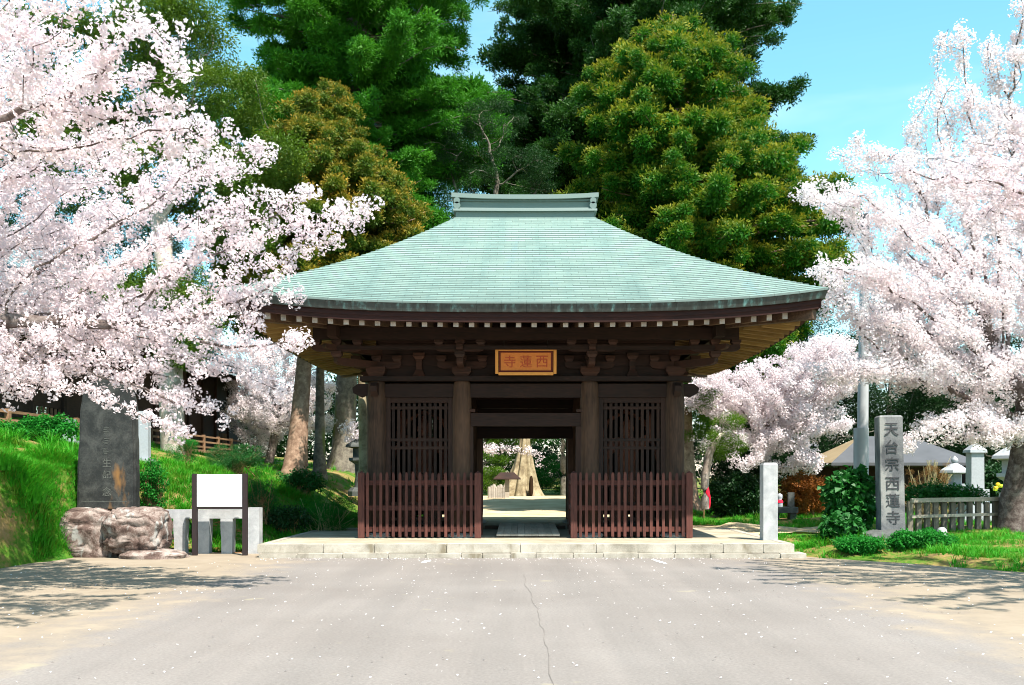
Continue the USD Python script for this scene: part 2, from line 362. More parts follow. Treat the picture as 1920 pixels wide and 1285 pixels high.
foliage("leaf_hedge", (0.01, 0.055, 0.008), (0.03, 0.12, 0.02), (0.14, 0.20, 0.03), 3.0, 0.2, spec=0.5)
foliage("leaf_rust", (0.28, 0.10, 0.02), (0.42, 0.19, 0.04), (0.55, 0.16, 0.06), 2.0, 0.3)
foliage("leaf_brown", (0.20, 0.11, 0.035), (0.32, 0.19, 0.06), (0.42, 0.28, 0.08), 2.0, 0.3)
foliage("grass_blade", (0.045, 0.28, 0.012), (0.10, 0.43, 0.022), (0.28, 0.48, 0.04), 0.7, 0.35)
foliage("grass_dry", (0.10, 0.22, 0.015), (0.25, 0.30, 0.04), (0.42, 0.34, 0.10), 0.9, 0.3)
foliage("blossom", (0.84, 0.745, 0.765), (0.88, 0.835, 0.84), (0.90, 0.88, 0.875), 1.2, 0.38, spec=0.1)
foliage("blossom_far", (0.83, 0.75, 0.765), (0.87, 0.83, 0.835), (0.90, 0.88, 0.875), 1.0, 0.38, spec=0.1)

# ---------------------------------------------------------------- the ground
def smooth(t):
    t = np.clip(t, 0, 1); return t * t * (3 - 2 * t)

def toe(x):
    """distance at which the grass begins behind the road's edge"""
    x = np.asarray(x, float)
    w = 0.35 * (meshkit.fbm(np.stack([x * 0.9, 0 * x, 0 * x], -1), 3, 3) - 0.5)
    return np.where(x < 0, np.interp(x, [-14, -9.6, -8.75, -8.4, -7.9, -5.2, -4.8], [8, 12, 15.2, 18.2, 19.35, 19.65, 20.1]) - w * 0.5 * (x > -8.5), np.maximum(18.6 - 1.15 * np.maximum(x - 5.2, -0.4), 4)) + w

def ground_z(x, y):
    x, y = np.asarray(x, float), np.asarray(y, float)
    left = 1.55 * smooth((-x - 4.3) / 3.8) + 0.24 * np.maximum(-x - 8, 0) * (1 - 0.55 * smooth((y - 27) / 18)) * (x > -30) + 5.28 * (x <= -30) * 0.45
    left = left * smooth((y - toe(x) + 0.3) / 4.2)
    right = 0.22 * smooth((y - toe(x) + 0.2) / 3.0)
    flat = 0.2 * smooth((y - 19) / 4) + 0.2 * smooth((y - 34) / 16)
    z = np.where(x < -4.3, left + flat * 0.6 * smooth((y - 22) / 6), np.where(x > 5.2, right + 0.2 * smooth((y - 34) / 16), flat))
    bump = 0.34 * (meshkit.fbm(np.stack([x * 0.55, y * 0.55, 0 * x], -1), 4, 9) - 0.5) * smooth((y - toe(x)) / 1.5) * (np.abs(x - 0.2) > 5.2)
    road = (y < toe(x)) & (np.abs(x) < 14)
    return np.where(road, -0.03, z + bump - 0.03)

mat("turf", {"g": ("geometry", {}), "n": ("noise_texture", {"scale": 0.55, "detail": 6, "roughness": 0.65}), "n2": ("noise_texture", {"scale": 14, "detail": 5}),
             "a": ("math", {"math_type": "multiply_add", "value2": 0.3}), "r": ("rgb_ramp", {"ramp": [(0.46, (0.022, 0.10, 0.008)), (0.60, (0.065, 0.135, 0.014)), (0.70, (0.20, 0.145, 0.05)), (0.85, (0.26, 0.17, 0.085))]}),
             "b": ("bump", {"strength": 0.6, "distance": 0.04}), "p": ("principled_bsdf", {"roughness": 0.95, "specular_ior_level": 0.1})},
    [("g.position", "n.vector"), ("g.position", "n2.vector"), ("n2.fac", "a.value1"), ("n.fac", "a.value3"), ("a.value", "r.fac"), ("r.color", "p.base_color"), ("n2.fac", "b.height"), ("b.normal", "p.normal")])
mat("sand", {"g": ("geometry", {}), "n": ("noise_texture", {"scale": 0.8, "detail": 6, "roughness": 0.65}), "n2": ("noise_texture", {"scale": 30, "detail": 4}),
             "a": ("math", {"math_type": "multiply_add", "value2": 0.3}), "r": ("rgb_ramp", {"ramp": [(0.45, (0.30, 0.23, 0.13)), (0.65, (0.46, 0.36, 0.22)), (0.85, (0.55, 0.46, 0.30))]}),
             "b": ("bump", {"strength": 0.4, "distance": 0.03}), "p": ("principled_bsdf", {"roughness": 0.95, "specular_ior_level": 0.1})},
    [("g.position", "n.vector"), ("g.position", "n2.vector"), ("n2.fac", "a.value1"), ("n.fac", "a.value3"), ("a.value", "r.fac"), ("r.color", "p.base_color"), ("n2.fac", "b.height"), ("b.normal", "p.normal")])
# worn asphalt that turns to sand towards both sides
mat("asphalt", {"g": ("geometry", {}), "sx": ("separate_xyz", {}), "n": ("noise_texture", {"scale": 0.35, "detail": 6, "roughness": 0.6}), "n2": ("noise_texture", {"scale": 34, "detail": 6, "roughness": 0.85}), "n3": ("noise_texture", {"scale": 1.3, "detail": 7, "roughness": 0.7}),
                "tm": ("mapping", {"scale": (1.6, 0.09, 1)}), "tn": ("noise_texture", {"scale": 1.0, "detail": 5, "roughness": 0.6}), "tr": ("rgb_ramp", {"ramp": [(0.35, (0.88, 0.88, 0.88)), (0.65, (1.1, 1.09, 1.08))]}), "m0": ("mix", {"mix_type": "multiply", "fac": 0.7}), "r": ("rgb_ramp", {"ramp": [(0.3, (0.166, 0.147, 0.134)), (0.7, (0.21, 0.19, 0.175))]}), "ag": ("rgb_ramp", {"ramp": [(0.3, (0.62, 0.62, 0.62)), (0.7, (1.32, 1.32, 1.32))]}), "m1": ("mix", {"mix_type": "multiply", "fac": 0.8}),
                "ab": ("math", {"math_type": "absolute"}), "e": ("map_range", {"from_min": 2.8, "from_max": 6.2, "to_min": -0.3, "to_max": 0.6, "clamp": False}), "e2": ("math", {"math_type": "add"}),
                "er": ("rgb_ramp", {"ramp": [(0.45, (0, 0, 0)), (0.75, (0.9, 0.9, 0.9))]}), "sr": ("rgb_ramp", {"ramp": [(0.35, (0.215, 0.17, 0.12)), (0.65, (0.28, 0.23, 0.17))]}), "m2": ("mix", {}),
                "pt": ("rgb_ramp", {"ramp": [(0.66, (0, 0, 0)), (0.72, (0.55, 0.55, 0.55))]}), "n4": ("noise_texture", {"scale": 1.1, "detail": 5, "roughness": 0.55}), "m3": ("mix", {"color2": (0.30, 0.265, 0.18)}),
                "b": ("bump", {"strength": 0.35, "distance": 0.006}), "p": ("principled_bsdf", {"roughness": 0.9, "specular_ior_level": 0.2})},
    [("g.position", "sx.vector"), ("g.position", "n.vector"), ("g.position", "n2.vector"), ("g.position", "n3.vector"), ("g.position", "n4.vector"), ("n.fac", "r.fac"), ("n2.fac", "ag.fac"), ("g.position", "tm.vector"), ("tm.vector", "tn.vector"), ("tn.fac", "tr.fac"), ("tr.color", "m0.color2"), ("r.color", "m0.color1"), ("m0.color", "m1.color1"), ("ag.color", "m1.color2"),
     ("sx.x", "ab.value1"), ("ab.value", "e.value"), ("e.result", "e2.value1"), ("n3.fac", "e2.value2"), ("e2.value", "er.fac"), ("n3.fac", "sr.fac"), ("m1.color", "m2.color1"), ("sr.color", "m2.color2"), ("er.color", "m2.fac"),
     ("n4.fac", "pt.fac"), ("pt.color", "m3.fac"), ("m2.color", "m3.color1"), ("m3.color", "p.base_color"), ("n2.fac", "b.height"), ("b.normal", "p.normal")])

xs = np.unique(np.concatenate([np.linspace(-1500, -60, 10), np.arange(-60, -16, 2.0), np.arange(-16, 14, 0.22), np.arange(14, 60, 2.0), np.linspace(60, 1500, 10)]))
ys = np.unique(np.concatenate([np.linspace(-400, -20, 6), np.arange(-20, 8, 2.0), np.arange(8, 32, 0.22), np.arange(32, 90, 1.5), np.linspace(90, 2000, 10)]))
X, Y = np.meshgrid(xs, ys, indexing="ij")
gv = np.stack([X, Y, ground_z(X, Y)], -1).reshape(-1, 3)
i, j = np.meshgrid(np.arange(len(xs) - 1), np.arange(len(ys) - 1), indexing="ij")
a = i * len(ys) + j; ny = len(ys)
gf = np.vstack([np.stack([a, a + ny, a + ny + 1], -1).reshape(-1, 3), np.stack([a, a + ny + 1, a + 1], -1).reshape(-1, 3)])
struct("ground", (gv, gf), "turf", True, label="grassy earth banks and lawn around the gate")
# the asphalt forecourt, its ragged far edge following the foot of the banks
ex = np.linspace(-13, 13, 120)
ey = np.where((ex > -4.9) & (ex < 5.3), 18.16, toe(ex) + 0.12)
road = [(-13, -12), (13, -12)] + [(x, y) for x, y in zip(ex[::-1], ey[::-1])]
m = trimesh.creation.extrude_polygon(Polygon(road), 0.02, engine="earcut")
struct("forecourt", (np.array(m.vertices) + [0, 0, -0.02], np.array(m.faces)), "asphalt", label="worn pale asphalt forecourt with sandy edges")
# sandy path through the gate and beyond, and the sandy strip to its right
def path_sheet(name, poly, lift, label):
    s = Polygon(poly).segmentize(1.0)
    t = trimesh.creation.triangulate_polygon(s, engine="earcut")
    v = np.column_stack([t[0], np.zeros(len(t[0]))]); f = np.array(t[1])
    mm = trimesh.Trimesh(v, f, process=False)
    for _ in range(2):
        mm = mm.subdivide()
    v = np.array(mm.vertices); v[:, 2] = ground_z(v[:, 0], v[:, 1]) + lift
    struct(name, (v, np.array(mm.faces)), "sand", True, label=label)
path_sheet("sandy_path", [(-2.2, 28.7), (3.4, 28.7), (4.6, 36), (6.5, 46), (9, 56.5), (2.5, 56.8), (-6, 57), (-9, 54), (-5, 44), (-3, 35)], 0.05, "bright sandy path running on behind the gate")
path_sheet("bare_sand_strip", [(4.2, 21.6), (6.6, 22.2), (8.2, 23.3), (7.6, 25.2), (4.2, 26.0)], 0.05, "bare sand strip right of the gate")
# petals, cracks and old paint on the asphalt
n = 2300
px = RNG.uniform(-9, 9, n); py = 5.5 + 12.6 * RNG.random(n) ** 1.25
keep = (py < toe(px) - 0.1) & (np.abs(px) < 9) & (RNG.random(n) < 0.25 + 0.75 * np.minimum(meshkit.fbm(np.stack([px, py, 0 * px], -1) * 0.8, 3, 5) * 1.3, 1))
px, py = np.concatenate([px[keep], RNG.uniform(-4.8, 5, 420)]), np.concatenate([py[keep], 18.12 - 0.5 * RNG.random(420) ** 2.5]); n = len(px)
ang = RNG.uniform(0, 6.28, n); s = RNG.uniform(0.005, 0.011, n)
base = np.array([[-1, -0.7, 0], [0.9, -0.6, 0.3], [1.1, 0.6, 0.9], [-0.8, 0.7, 0.5]])
pv = np.zeros((n, 4, 3))
for k in range(4):
    bx, by, bz = base[k]
    pv[:, k] = np.stack([px + s * (bx * np.cos(ang) - by * np.sin(ang)), py + s * (bx * np.sin(ang) + by * np.cos(ang)), 0.004 + s * bz], -1)
pf = (np.arange(n) * 4)[:, None, None] + np.array([[0, 1, 2], [0, 2, 3]])
put("/World", "fallen_petals", (pv.reshape(-1, 3), pf.reshape(-1, 3)), "petal_white", kind="stuff", label="white cherry petals scattered over the asphalt", category="petals")
def ribbon(pts, w, z):
    p = np.asarray(pts, float); d = np.gradient(p, axis=0); d /= np.linalg.norm(d, axis=1, keepdims=True)
    nrm = np.stack([-d[:, 1], d[:, 0]], -1); w = np.broadcast_to(w, (len(p),))[:, None] / 2
    v = np.vstack([np.column_stack([p + nrm * w, np.full(len(p), z)]), np.column_stack([p - nrm * w, np.full(len(p), z)])])
    k = len(p); q = np.arange(k - 1)
    return v, np.vstack([np.stack([q, q + k, q + k + 1], -1), np.stack([q, q + k + 1, q + 1], -1)])
ck = np.column_stack([np.interp(np.linspace(0, 1, 50), [0, 0.25, 0.5, 0.75, 1], [0.05, 0.10, 0.21, 0.22, 0.26]), np.linspace(15.2, 6.2, 50)])
ck[:, 0] += 0.05 * (meshkit.fbm(np.column_stack([ck[:, 1] * 1.7, 0 * ck[:, 1], 0 * ck[:, 1]]), 4, 2) - 0.5) * 2
struct("asphalt_crack", ribbon(ck, 0.003 + 0.003 * RNG.random(50), 0.004), "tar_crack", label="thin wandering crack down the middle of the asphalt")
def paint_flake(pts, w, label):
    g = [ribbon(np.array(pts), w, 0.004)]
    struct("worn_parking_line", cat(g), "road_paint", label=label)
paint_flake([(-1.63, 17.75), (-1.66, 17.5), (-1.70, 17.2)], [0.05, 0.13, 0.08], "last white flake of the left worn parking line")
paint_flake([(2.42, 17.9), (2.47, 17.4), (2.53, 17.0)], [0.05, 0.10, 0.05], "last white flake of the right worn parking line")

# ---------------------------------------------------------------- the stone platform under the gate
PT = 0.25
plat = thing("stone_platform", "low pale platform edged with long granite kerbstones under the gate", "platform", (0.12, 22, 0))
put(plat, "paving", box2((-4.72, 18.62, -0.1), (4.98, 24.3, PT - 0.004), 0.01), "paving")
put(plat, "paving", box2((-3.7, 24.302, -0.1), (3.95, 28.6, PT - 0.004), 0.01), "paving")
def kerb_row(y0, y1, z0, z1, cuts, jit):
    for a, b in zip(cuts[:-1], cuts[1:]):
        d = random.uniform(-jit, jit)
        put(plat, "kerbstone", box2((a + 0.006, y0 + d, z0), (b - 0.006, y1, z1 + random.uniform(-jit, jit) * 0.5), 0.02), "kerb_granite")
u = lambda p: (p - VX) * 18.3 / F
kerb_row(18.3, 18.62, 0.09, PT, [u(p) for p in (482, 606, 702, 837, 976, 1118, 1266, 1356, 1432, 1490)], 0.008)
kerb_row(18.16, 18.60, -0.1, 0.085, [u(p) for p in (488, 560, 645, 730, 800, 866, 905, 958, 1005, 1075, 1130, 1195, 1262, 1330, 1400, 1460, 1508)], 0.02)
for k in range(6):
    put(plat, "kerbstone", box2((-4.88, 18.63 + k * 0.93, -0.1), (-4.73, 19.55 + k * 0.93, PT), 0.02), "kerb_granite")
    put(plat, "kerbstone", box2((4.99, 18.63 + k * 0.93, -0.1), (5.16, 19.55 + k * 0.93, PT), 0.02), "kerb_granite")

# ---------------------------------------------------------------- the gate
GX, GY0, GD = 0.12, 20.6, 6.4              # axis, front column row, depth of the body
GYC = GY0 + GD / 2
CX = (-3.125, -1.338, 1.338, 3.125)
gate = thing("temple_gate", "dark timber temple gate with a broad hipped copper roof", "gate", (GX, GYC, PT))
rows = (GY0, GYC, GY0 + GD)
for r, y in enumerate(rows):
    for k, x in enumerate(CX):
        put(gate, "base_stone", rock((GX + x, y, PT + 0.03), (0.30, 0.30, 0.07), 3 + k + 7 * r, 2, 0.12), "granite", True)
        put(gate, "column", lathe([(0.195, PT + 0.07), (0.2, PT + 0.3), (0.2, 3.0), (0.19, 3.42), (0.165, 3.5)], (GX + x, y, 0), 28), "column_timber", 50)
# tie beams between column heads, beam ends past the corners, the flat plate on top
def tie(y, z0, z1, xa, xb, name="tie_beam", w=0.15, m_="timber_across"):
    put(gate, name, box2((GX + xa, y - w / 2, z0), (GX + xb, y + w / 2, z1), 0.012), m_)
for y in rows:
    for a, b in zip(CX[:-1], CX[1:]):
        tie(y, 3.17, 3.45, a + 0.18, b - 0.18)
    for s in (-1, 1):
        xa, xb = sorted((s * 3.31, s * 3.62))
        nose = [(0, 0.06), (0.14, 0.0), (0.31, 0.09), (0.33, 0.2), (0.22, 0.28), (0, 0.28)]
        put(gate, "beam_end", upright(prism(nose, 0.14), (GX + s * 3.3, y + 0.07, 3.17), dx=(s, 0, 0)), "timber_across")
    tie(y, 3.505, 3.60, -3.45, 3.45, "head_plate", 0.42)
for s in (-1, 1):
    for a, b in zip(rows[:-1], rows[1:]):
        put(gate, "tie_beam", box2((GX + s * 3.125 - 0.07, a + 0.19, 3.17), (GX + s * 3.125 + 0.07, b - 0.19, 3.45), 0.012), "timber_deep")
        put(gate, "head_plate", box2((GX + s * 3.125 - 0.2, a + 0.215, 3.505), (GX + s * 3.125 + 0.2, b - 0.215, 3.60), 0.01), "timber_deep")
    for y, t in ((GY0, -1), (GY0 + GD, 1)):
        put(gate, "beam_end", upright(prism([(0, 0.06), (0.14, 0.0), (0.31, 0.09), (0.33, 0.2), (0.22, 0.28), (0, 0.28)], 0.14), (GX + s * 3.125 - 0.07 , y + t * 0.18, 3.17), dx=(0, t, 0), out=(1, 0, 0)), "timber_deep")
# boards of the upper wall
for y, sgn in ((GY0 + 0.02, 1), (GY0 + GD - 0.02, -1)):
    for k in range(5):
        z = 3.605 + k * 0.235
        put(gate, "wall_board", box2((GX - 3.1, y, z), (GX + 3.1, y + sgn * 0.05, z + 0.228), 0.01), "timber_across")
for s in (-1, 1):
    for k in range(5):
        z = 3.605 + k * 0.235
        put(gate, "wall_board", box2((GX + s * 3.10, GY0 + 0.08, z), (GX + s * 3.15, GY0 + GD - 0.08, z + 0.228), 0.01), "timber_deep")
    for a, b in zip(rows[:-1], rows[1:]):
        for k in range(7):
            y = a + 0.2 + k * (b - a - 0.4) / 7
            put(gate, "side_plank", box2((GX + s * 3.10, y + 0.003, PT + 0.05), (GX + s * 3.145, y + (b - a - 0.4) / 7 - 0.003, 3.165), 0.006), "timber_upright")
# bracket sets on the front, side and rear columns
def block(c, w, h):
    x, y, z = c
    return lathe([(w * 0.32, z), (w * 0.47, z + h * 0.42), (w * 0.5, z + h * 0.45), (w * 0.5, z + h)], (x, y, 0), square=True)
def arm(c, d, L, h=0.15, w=0.13):
    """a bracket arm with curved undersides, centred on c, running along d"""
    pts = [(-L, h), (-L, h * 0.55)] + [(-L + 0.16 * L * (1 - math.cos(t)) * 2, h * 0.55 * (1 - math.sin(t))) for t in np.linspace(0, 1.57, 6)[1:]]
    pts = pts + [(-x, z) for x, z in pts[::-1]]
    d = np.asarray(d, float); out = np.array([d[1], -d[0], 0])
    return upright(prism(pts, w), np.asarray(c, float) - out * w / 2, dx=d, out=out)
def bracket_set(x, y, out, corner=False):
    ox, oy = out; al = np.array([-oy, ox, 0.0]); o = np.array([ox, oy, 0.0])
    if corner:
        al = np.array([1.0, 0, 0]); 
    al = np.abs(al)
    put(gate, "bearing_block", block((x, y, 3.602), 0.40, 0.2), "bracket_timber")
    put(gate, "bracket_arm", arm((x, y, 3.77), al, 0.52), "bracket_timber")
    put(gate, "bracket_arm", arm(np.array([x, y, 3.772]) + o * 0.2, o / np.linalg.norm(o), 0.55 if not corner else 0.75), "bracket_timber")
    for q in (-0.43, 0, 0.43):
        c = np.array([x, y, 3.923]) + al * q
        put(gate, "bearing_block", block(c, 0.2, 0.12), "bracket_timber")
    f = np.array([x, y, 0]) + o / np.linalg.norm(o) * (0.72 if not corner else 1.0)
    put(gate, "bearing_block", block((f[0], f[1], 3.925), 0.21, 0.12), "bracket_timber")
    put(gate, "bracket_arm", arm((f[0], f[1], 4.047), al, 0.5, 0.13), "bracket_timber")
    put(gate, "bracket_arm", arm(np.array([x, y, 4.05]) + o * 0.25, o / np.linalg.norm(o), 0.62 if not corner else 0.95, 0.13), "bracket_timber")
    for q in (-0.42, 0, 0.42):
        c = np.array([f[0], f[1], 4.178]) + al * q
        put(gate, "bearing_block", block(c, 0.19, 0.10), "bracket_timber")
for y, t in ((GY0, -1), (GY0 + GD, 1)):
    for x in CX[1:3]:
        bracket_set(GX + x, y, (0, t))
    for x in (CX[0], CX[3]):
        bracket_set(GX + x, y, (np.sign(x), t), True)
for s in (-1, 1):
    bracket_set(GX + s * 3.125, GYC, (s, 0))
for x in (-2.23, 0, 2.23):                      # short struts between the bracket sets
    put(gate, "strut", lathe([(0.13, 3.602), (0.06, 3.75), (0.06, 3.96)], (GX + x, GY0 - 0.05, 0), square=True), "bracket_timber")
    put(gate, "bearing_block", block((GX + x, GY0 - 0.05, 3.962), 0.24, 0.13), "bracket_timber")
# eave purlins carried by the brackets
for y in (GY0 - 0.72, GY0 + GD + 0.72):
    put(gate, "eave_purlin", box2((GX - 4.3, y - 0.09, 4.282), (GX + 4.3, y + 0.09, 4.52), 0.02), "timber_across")
    put(gate, "eave_purlin", box2((GX - 3.9, y - 0.07, 4.08), (GX + 3.9, y - 0.068 + 0.05, 4.155), 0.01), "timber_across")
for s in (-1, 1):
    x = GX + s * (3.125 + 0.72)
    put(gate, "eave_purlin", box2((x - 0.09, GY0 - 1.2, 4.285), (x + 0.09, GY0 + GD + 1.2, 4.515), 0.02), "timber_deep")

# the hipped roof
RA, RB, RT, RBT, ZT = 5.6, 5.6, 1.62, 0.21, 7.76
def eave_lift(u, t=0.0):
    return 0.26 * np.abs(u) ** 3.2 * (1 - t) ** 2
def roof_z(u, t):
    return 4.74 * (1 - t) + ZT * t + eave_lift(u, t) - 0.56 * t * (1 - t)
SIDES = {"front": (1, 0, 0, -1), "back": (-1, 0, 0, 1), "right": (0, 1, 1, 0), "left": (0, -1, -1, 0)}
def side_frame(side):
    ax, ay, ox, oy = SIDES[side]
    wide = side in ("front", "back")
    half = lambda t: (RA + (RT - RA) * t) if wide else (RB + (RBT - RB) * t)
    dist = lambda t: (RB + (RBT - RB) * t) if wide else (RA + (RT - RA) * t)
    P = lambda s, d, z: np.stack([GX + ax * s + ox * d, GYC + ay * s + oy * d, z], -1)
    return half, dist, P
NR = 46
for side in SIDES:
    half, dist, P = side_frame(side)
    # deck under the sheets, and the boarding under the rafters' backs
    put(gate, "roof_deck", grid(lambda a, t: P((2 * a - 1) * half(t), dist(t) - 0.02, roof_z(2 * a - 1, t) - 0.05), 16, 12), "eave_timber", True)
    for r in range(NR):
        t0, t1 = r / NR, (r + 1) / NR
        h0, h1 = half(t0), half(t1)
        w = 0.46; off = (r % 3) * w / 3
        cuts = np.concatenate([[-h0], np.arange(-math.ceil(h0 / w) * w + off, h0, w), [h0]])
        cuts = np.unique(cuts[(cuts >= -h0) & (cuts <= h0)])
        s0a, s0b = cuts[:-1] + 0.002, cuts[1:] - 0.002
        s1a, s1b = np.clip(s0a, -h1, h1), np.clip(s0b, -h1, h1)
        lift = 0.022 + RNG.uniform(-0.003, 0.004, len(s0a))
        d0, d1 = dist(t0) + 0.012, dist(t1)
        vs = np.stack([P(s0a, d0, roof_z(s0a / h0, t0) + lift), P(s0b, d0, roof_z(s0b / h0, t0) + lift), P(s1b, d1, roof_z(s1b / h1, t1) + 0.002), P(s1a, d1, roof_z(s1a / h1, t1) + 0.002),
                       P(s0a, d0, roof_z(s0a / h0, t0) - 0.02), P(s0b, d0, roof_z(s0b / h0, t0) - 0.02)], 1)
        k = (np.arange(len(s0a)) * 6)[:, None, None]
        fs = k + np.array([[0, 1, 2], [0, 2, 3], [4, 5, 1], [4, 1, 0]])
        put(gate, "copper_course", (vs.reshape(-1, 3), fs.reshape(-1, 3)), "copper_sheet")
    # thick copper-clad edge in plates
    npl = 24 if side in ("front", "back") else 19
    hE = half(0)
    for k in range(npl):
        a, b = -hE + 2 * hE * k / npl, -hE + 2 * hE * (k + 1) / npl
        sv = np.linspace(a + 0.002, b - 0.002, 5)
        top, bot = roof_z(sv / hE, 0) - 0.002, roof_z(sv / hE, 0) - 0.165
        db = dist(0) - 0.05; dt = dist(0) + 0.008
        kk = (hE - 0.05) / hE
        out = np.concatenate([P(sv, dt, top), P(sv * kk, db, bot), P(sv * kk, db - 0.07, bot), P(sv, dt - 0.1, top)])
        q = np.arange(4); f = []
        for row in range(3):
            A = q + row * 5; B = A + 5
            f += [np.stack([A, B, B + 1], -1), np.stack([A, B + 1, A + 1], -1)]
        put(gate, "eave_plate", (out, np.vstack(f)), "copper_edge")
    # eave board below it
    sv = np.linspace(-hE, hE, 41); zb = roof_z(sv / hE, 0)
    k1, k2 = (hE - 0.10) / hE, (hE - 0.22) / hE
    out = np.concatenate([P(sv * k1, dist(0) - 0.10, zb - 0.165), P(sv * k1, dist(0) - 0.10, zb - 0.255), P(sv * k1, dist(0) - 0.115, zb - 0.262), P(sv * k1, dist(0) - 0.125, zb - 0.34), P(sv * k2, dist(0) - 0.24, zb - 0.34), P(sv * k2, dist(0) - 0.24, zb - 0.16)])
    q = np.arange(40); f = []
    for row in range(5):
        A = q + row * 41; B = A + 41
        f += [np.stack([A, B, B + 1], -1), np.stack([A, B + 1, A + 1], -1)]
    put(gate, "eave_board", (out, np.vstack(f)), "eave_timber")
    # soffit boards and rafters
    other = RB if side in ("front", "back") else RA
    depth = 2.55
    zs = lambda s, d: roof_z(np.clip(s / hE, -1, 1), 0) * 1.0 - 0.335 + 0.15 * d - eave_lift(np.clip(s / hE, -1, 1)) * np.clip(d / 2.5, 0, 1) * 0.8
    slope = (RA - RT) / (RB - RBT)
    inset = (lambda d: d * slope) if side in ("front", "back") else (lambda d: d / slope)
    for k in range(6):
        d0, d1 = 0.2 + k * depth / 6, 0.2 + (k + 1) * depth / 6 - 0.006
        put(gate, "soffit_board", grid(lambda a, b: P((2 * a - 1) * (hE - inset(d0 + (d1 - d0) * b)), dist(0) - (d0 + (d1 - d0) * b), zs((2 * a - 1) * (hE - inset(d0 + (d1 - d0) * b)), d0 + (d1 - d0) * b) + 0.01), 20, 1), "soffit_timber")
    nr = 38 if side in ("front", "back") else 29
    for k in range(nr):
        s = -hE + 2 * hE * (k + 0.5) / nr
        dmax = min(2.5, (hE - abs(s)) / inset(1.0) - 0.1)
        if dmax < 0.5:
            continue
        a = P(np.array(s), dist(0) - 0.26, zs(s, 0.26) - 0.062); b = P(np.array(s), dist(0) - dmax, zs(s, dmax) - 0.062)
        if side == "front":
            e = (a - b) / np.linalg.norm(a - b)
            put(gate, "rafter_end", beam(a + e * 0.002, a + e * 0.010, 0.097, 0.117, 0.003), "rafter_tip")
        put(gate, "rafter", beam(a, b, 0.095, 0.115, 0.006), "rafter_front" if side in ("front", "back") else "rafter_side")
for sx in (-1, 1):
    for sy in (-1, 1):
        a = np.array([GX + sx * (RA - 0.2), GYC + sy * (RB - 0.2), roof_z(1, 0) - 0.44]); b = np.array([GX + sx * 3.1, GYC + sy * (GD / 2), 4.62])
        put(gate, "hip_rafter", beam(a, b, 0.15, 0.2, 0.012), "rafter_front")
# ridge
def ridge_box(name, hl, hd, z0, z1, up=0.0, b=0.01):
    hl, hd, z0, z1 = hl * 1.05, hd * 1.05, ZT + (z0 - 7.46) * 1.05, ZT + (z1 - 7.46) * 1.05
    xs_ = np.linspace(-hl, hl, 15)
    c = up * np.abs(xs_ / hl) ** 2.5
    v = []
    for y, w in ((-hd, 0), (hd, 0)):
        v.append(np.stack([GX + xs_, np.full(15, GYC + y), z0 + c], -1)); v.append(np.stack([GX + xs_, np.full(15, GYC + y * 0.97), z1 + c], -1))
    v = np.vstack(v); q = np.arange(14); f = []
    for A, B in ((0, 15), (15, 45), (45, 30), (30, 0)):
        f += [np.stack([A + q, A + q + 1, B + q + 1], -1), np.stack([A + q, B + q + 1, B + q], -1)]
    f.append(np.array([[0, 15, 45], [0, 45, 30], [14, 59, 29], [14, 44, 59]]))
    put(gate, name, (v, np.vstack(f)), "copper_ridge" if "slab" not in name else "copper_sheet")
ridge_box("ridge_base", 1.58, 0.30, 7.36, 7.545, 0.01)
ridge_box("ridge_slab", 1.64, 0.36, 7.55, 7.60, 0.012)
ridge_box("ridge_slab", 1.58, 0.29, 7.605, 7.64, 0.012)
ridge_box("ridge_panel", 1.5, 0.2, 7.642, 7.80, 0.015)
ridge_box("ridge_panel", 1.54, 0.24, 7.803, 7.84, 0.02)
ridge_box("ridge_cap", 1.68, 0.30, 7.843, 7.945, 0.05)
for s in (-1, 1):
    for z, r in ((7.80, 0.075), (7.69, 0.085)):
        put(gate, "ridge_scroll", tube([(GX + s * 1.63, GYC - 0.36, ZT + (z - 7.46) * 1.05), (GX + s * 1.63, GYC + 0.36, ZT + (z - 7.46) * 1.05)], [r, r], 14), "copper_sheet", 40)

# central opening: lintel in front, door frame on the middle row, ceiling, inner walls
tie(GY0, 2.57, 2.84, -1.15, 1.15, "lintel", 0.2)
for s in (-1, 1):
    put(gate, "lintel_peg", box2((GX + s * 1.12 - 0.06, GY0 - 0.12, 2.86), (GX + s * 1.12 + 0.06, GY0 + 0.05, 2.92), 0.01), "bracket_timber")
    put(gate, "door_post", box2((GX + s * 1.14 - 0.09, GY0 - 0.09, PT), (GX + s * 1.14 + 0.04, GY0 + 0.09, 2.565), 0.012), "timber_upright")
    xa, xb = sorted((s * 1.03, s * 1.16))
    put(gate, "door_jamb", box2((GX + xa, GYC - 0.1, PT), (GX + xb, GYC + 0.1, 2.43), 0.012), "column_timber")
tie(GYC, 2.435, 2.68, -1.15, 1.15, "door_head", 0.22)
for k in range(3):
    tie(GYC, 2.685 + k * 0.16, 2.84 + k * 0.16, -1.15, 1.15, "wall_board", 0.05)
for k in range(9):
    x = -1.3 + k * 0.29
    put(gate, "ceiling_board", box2((GX + x, GY0 + 0.1, 3.46), (GX + x + 0.284, GY0 + GD - 0.1, 3.485), 0.004), "timber_deep")
for k in range(6):
    y = GY0 + 0.5 + k * 0.47
    put(gate, "ceiling_joist", box2((GX - 1.15, y, 3.36), (GX + 1.15, y + 0.07, 3.458), 0.008), "timber_across")
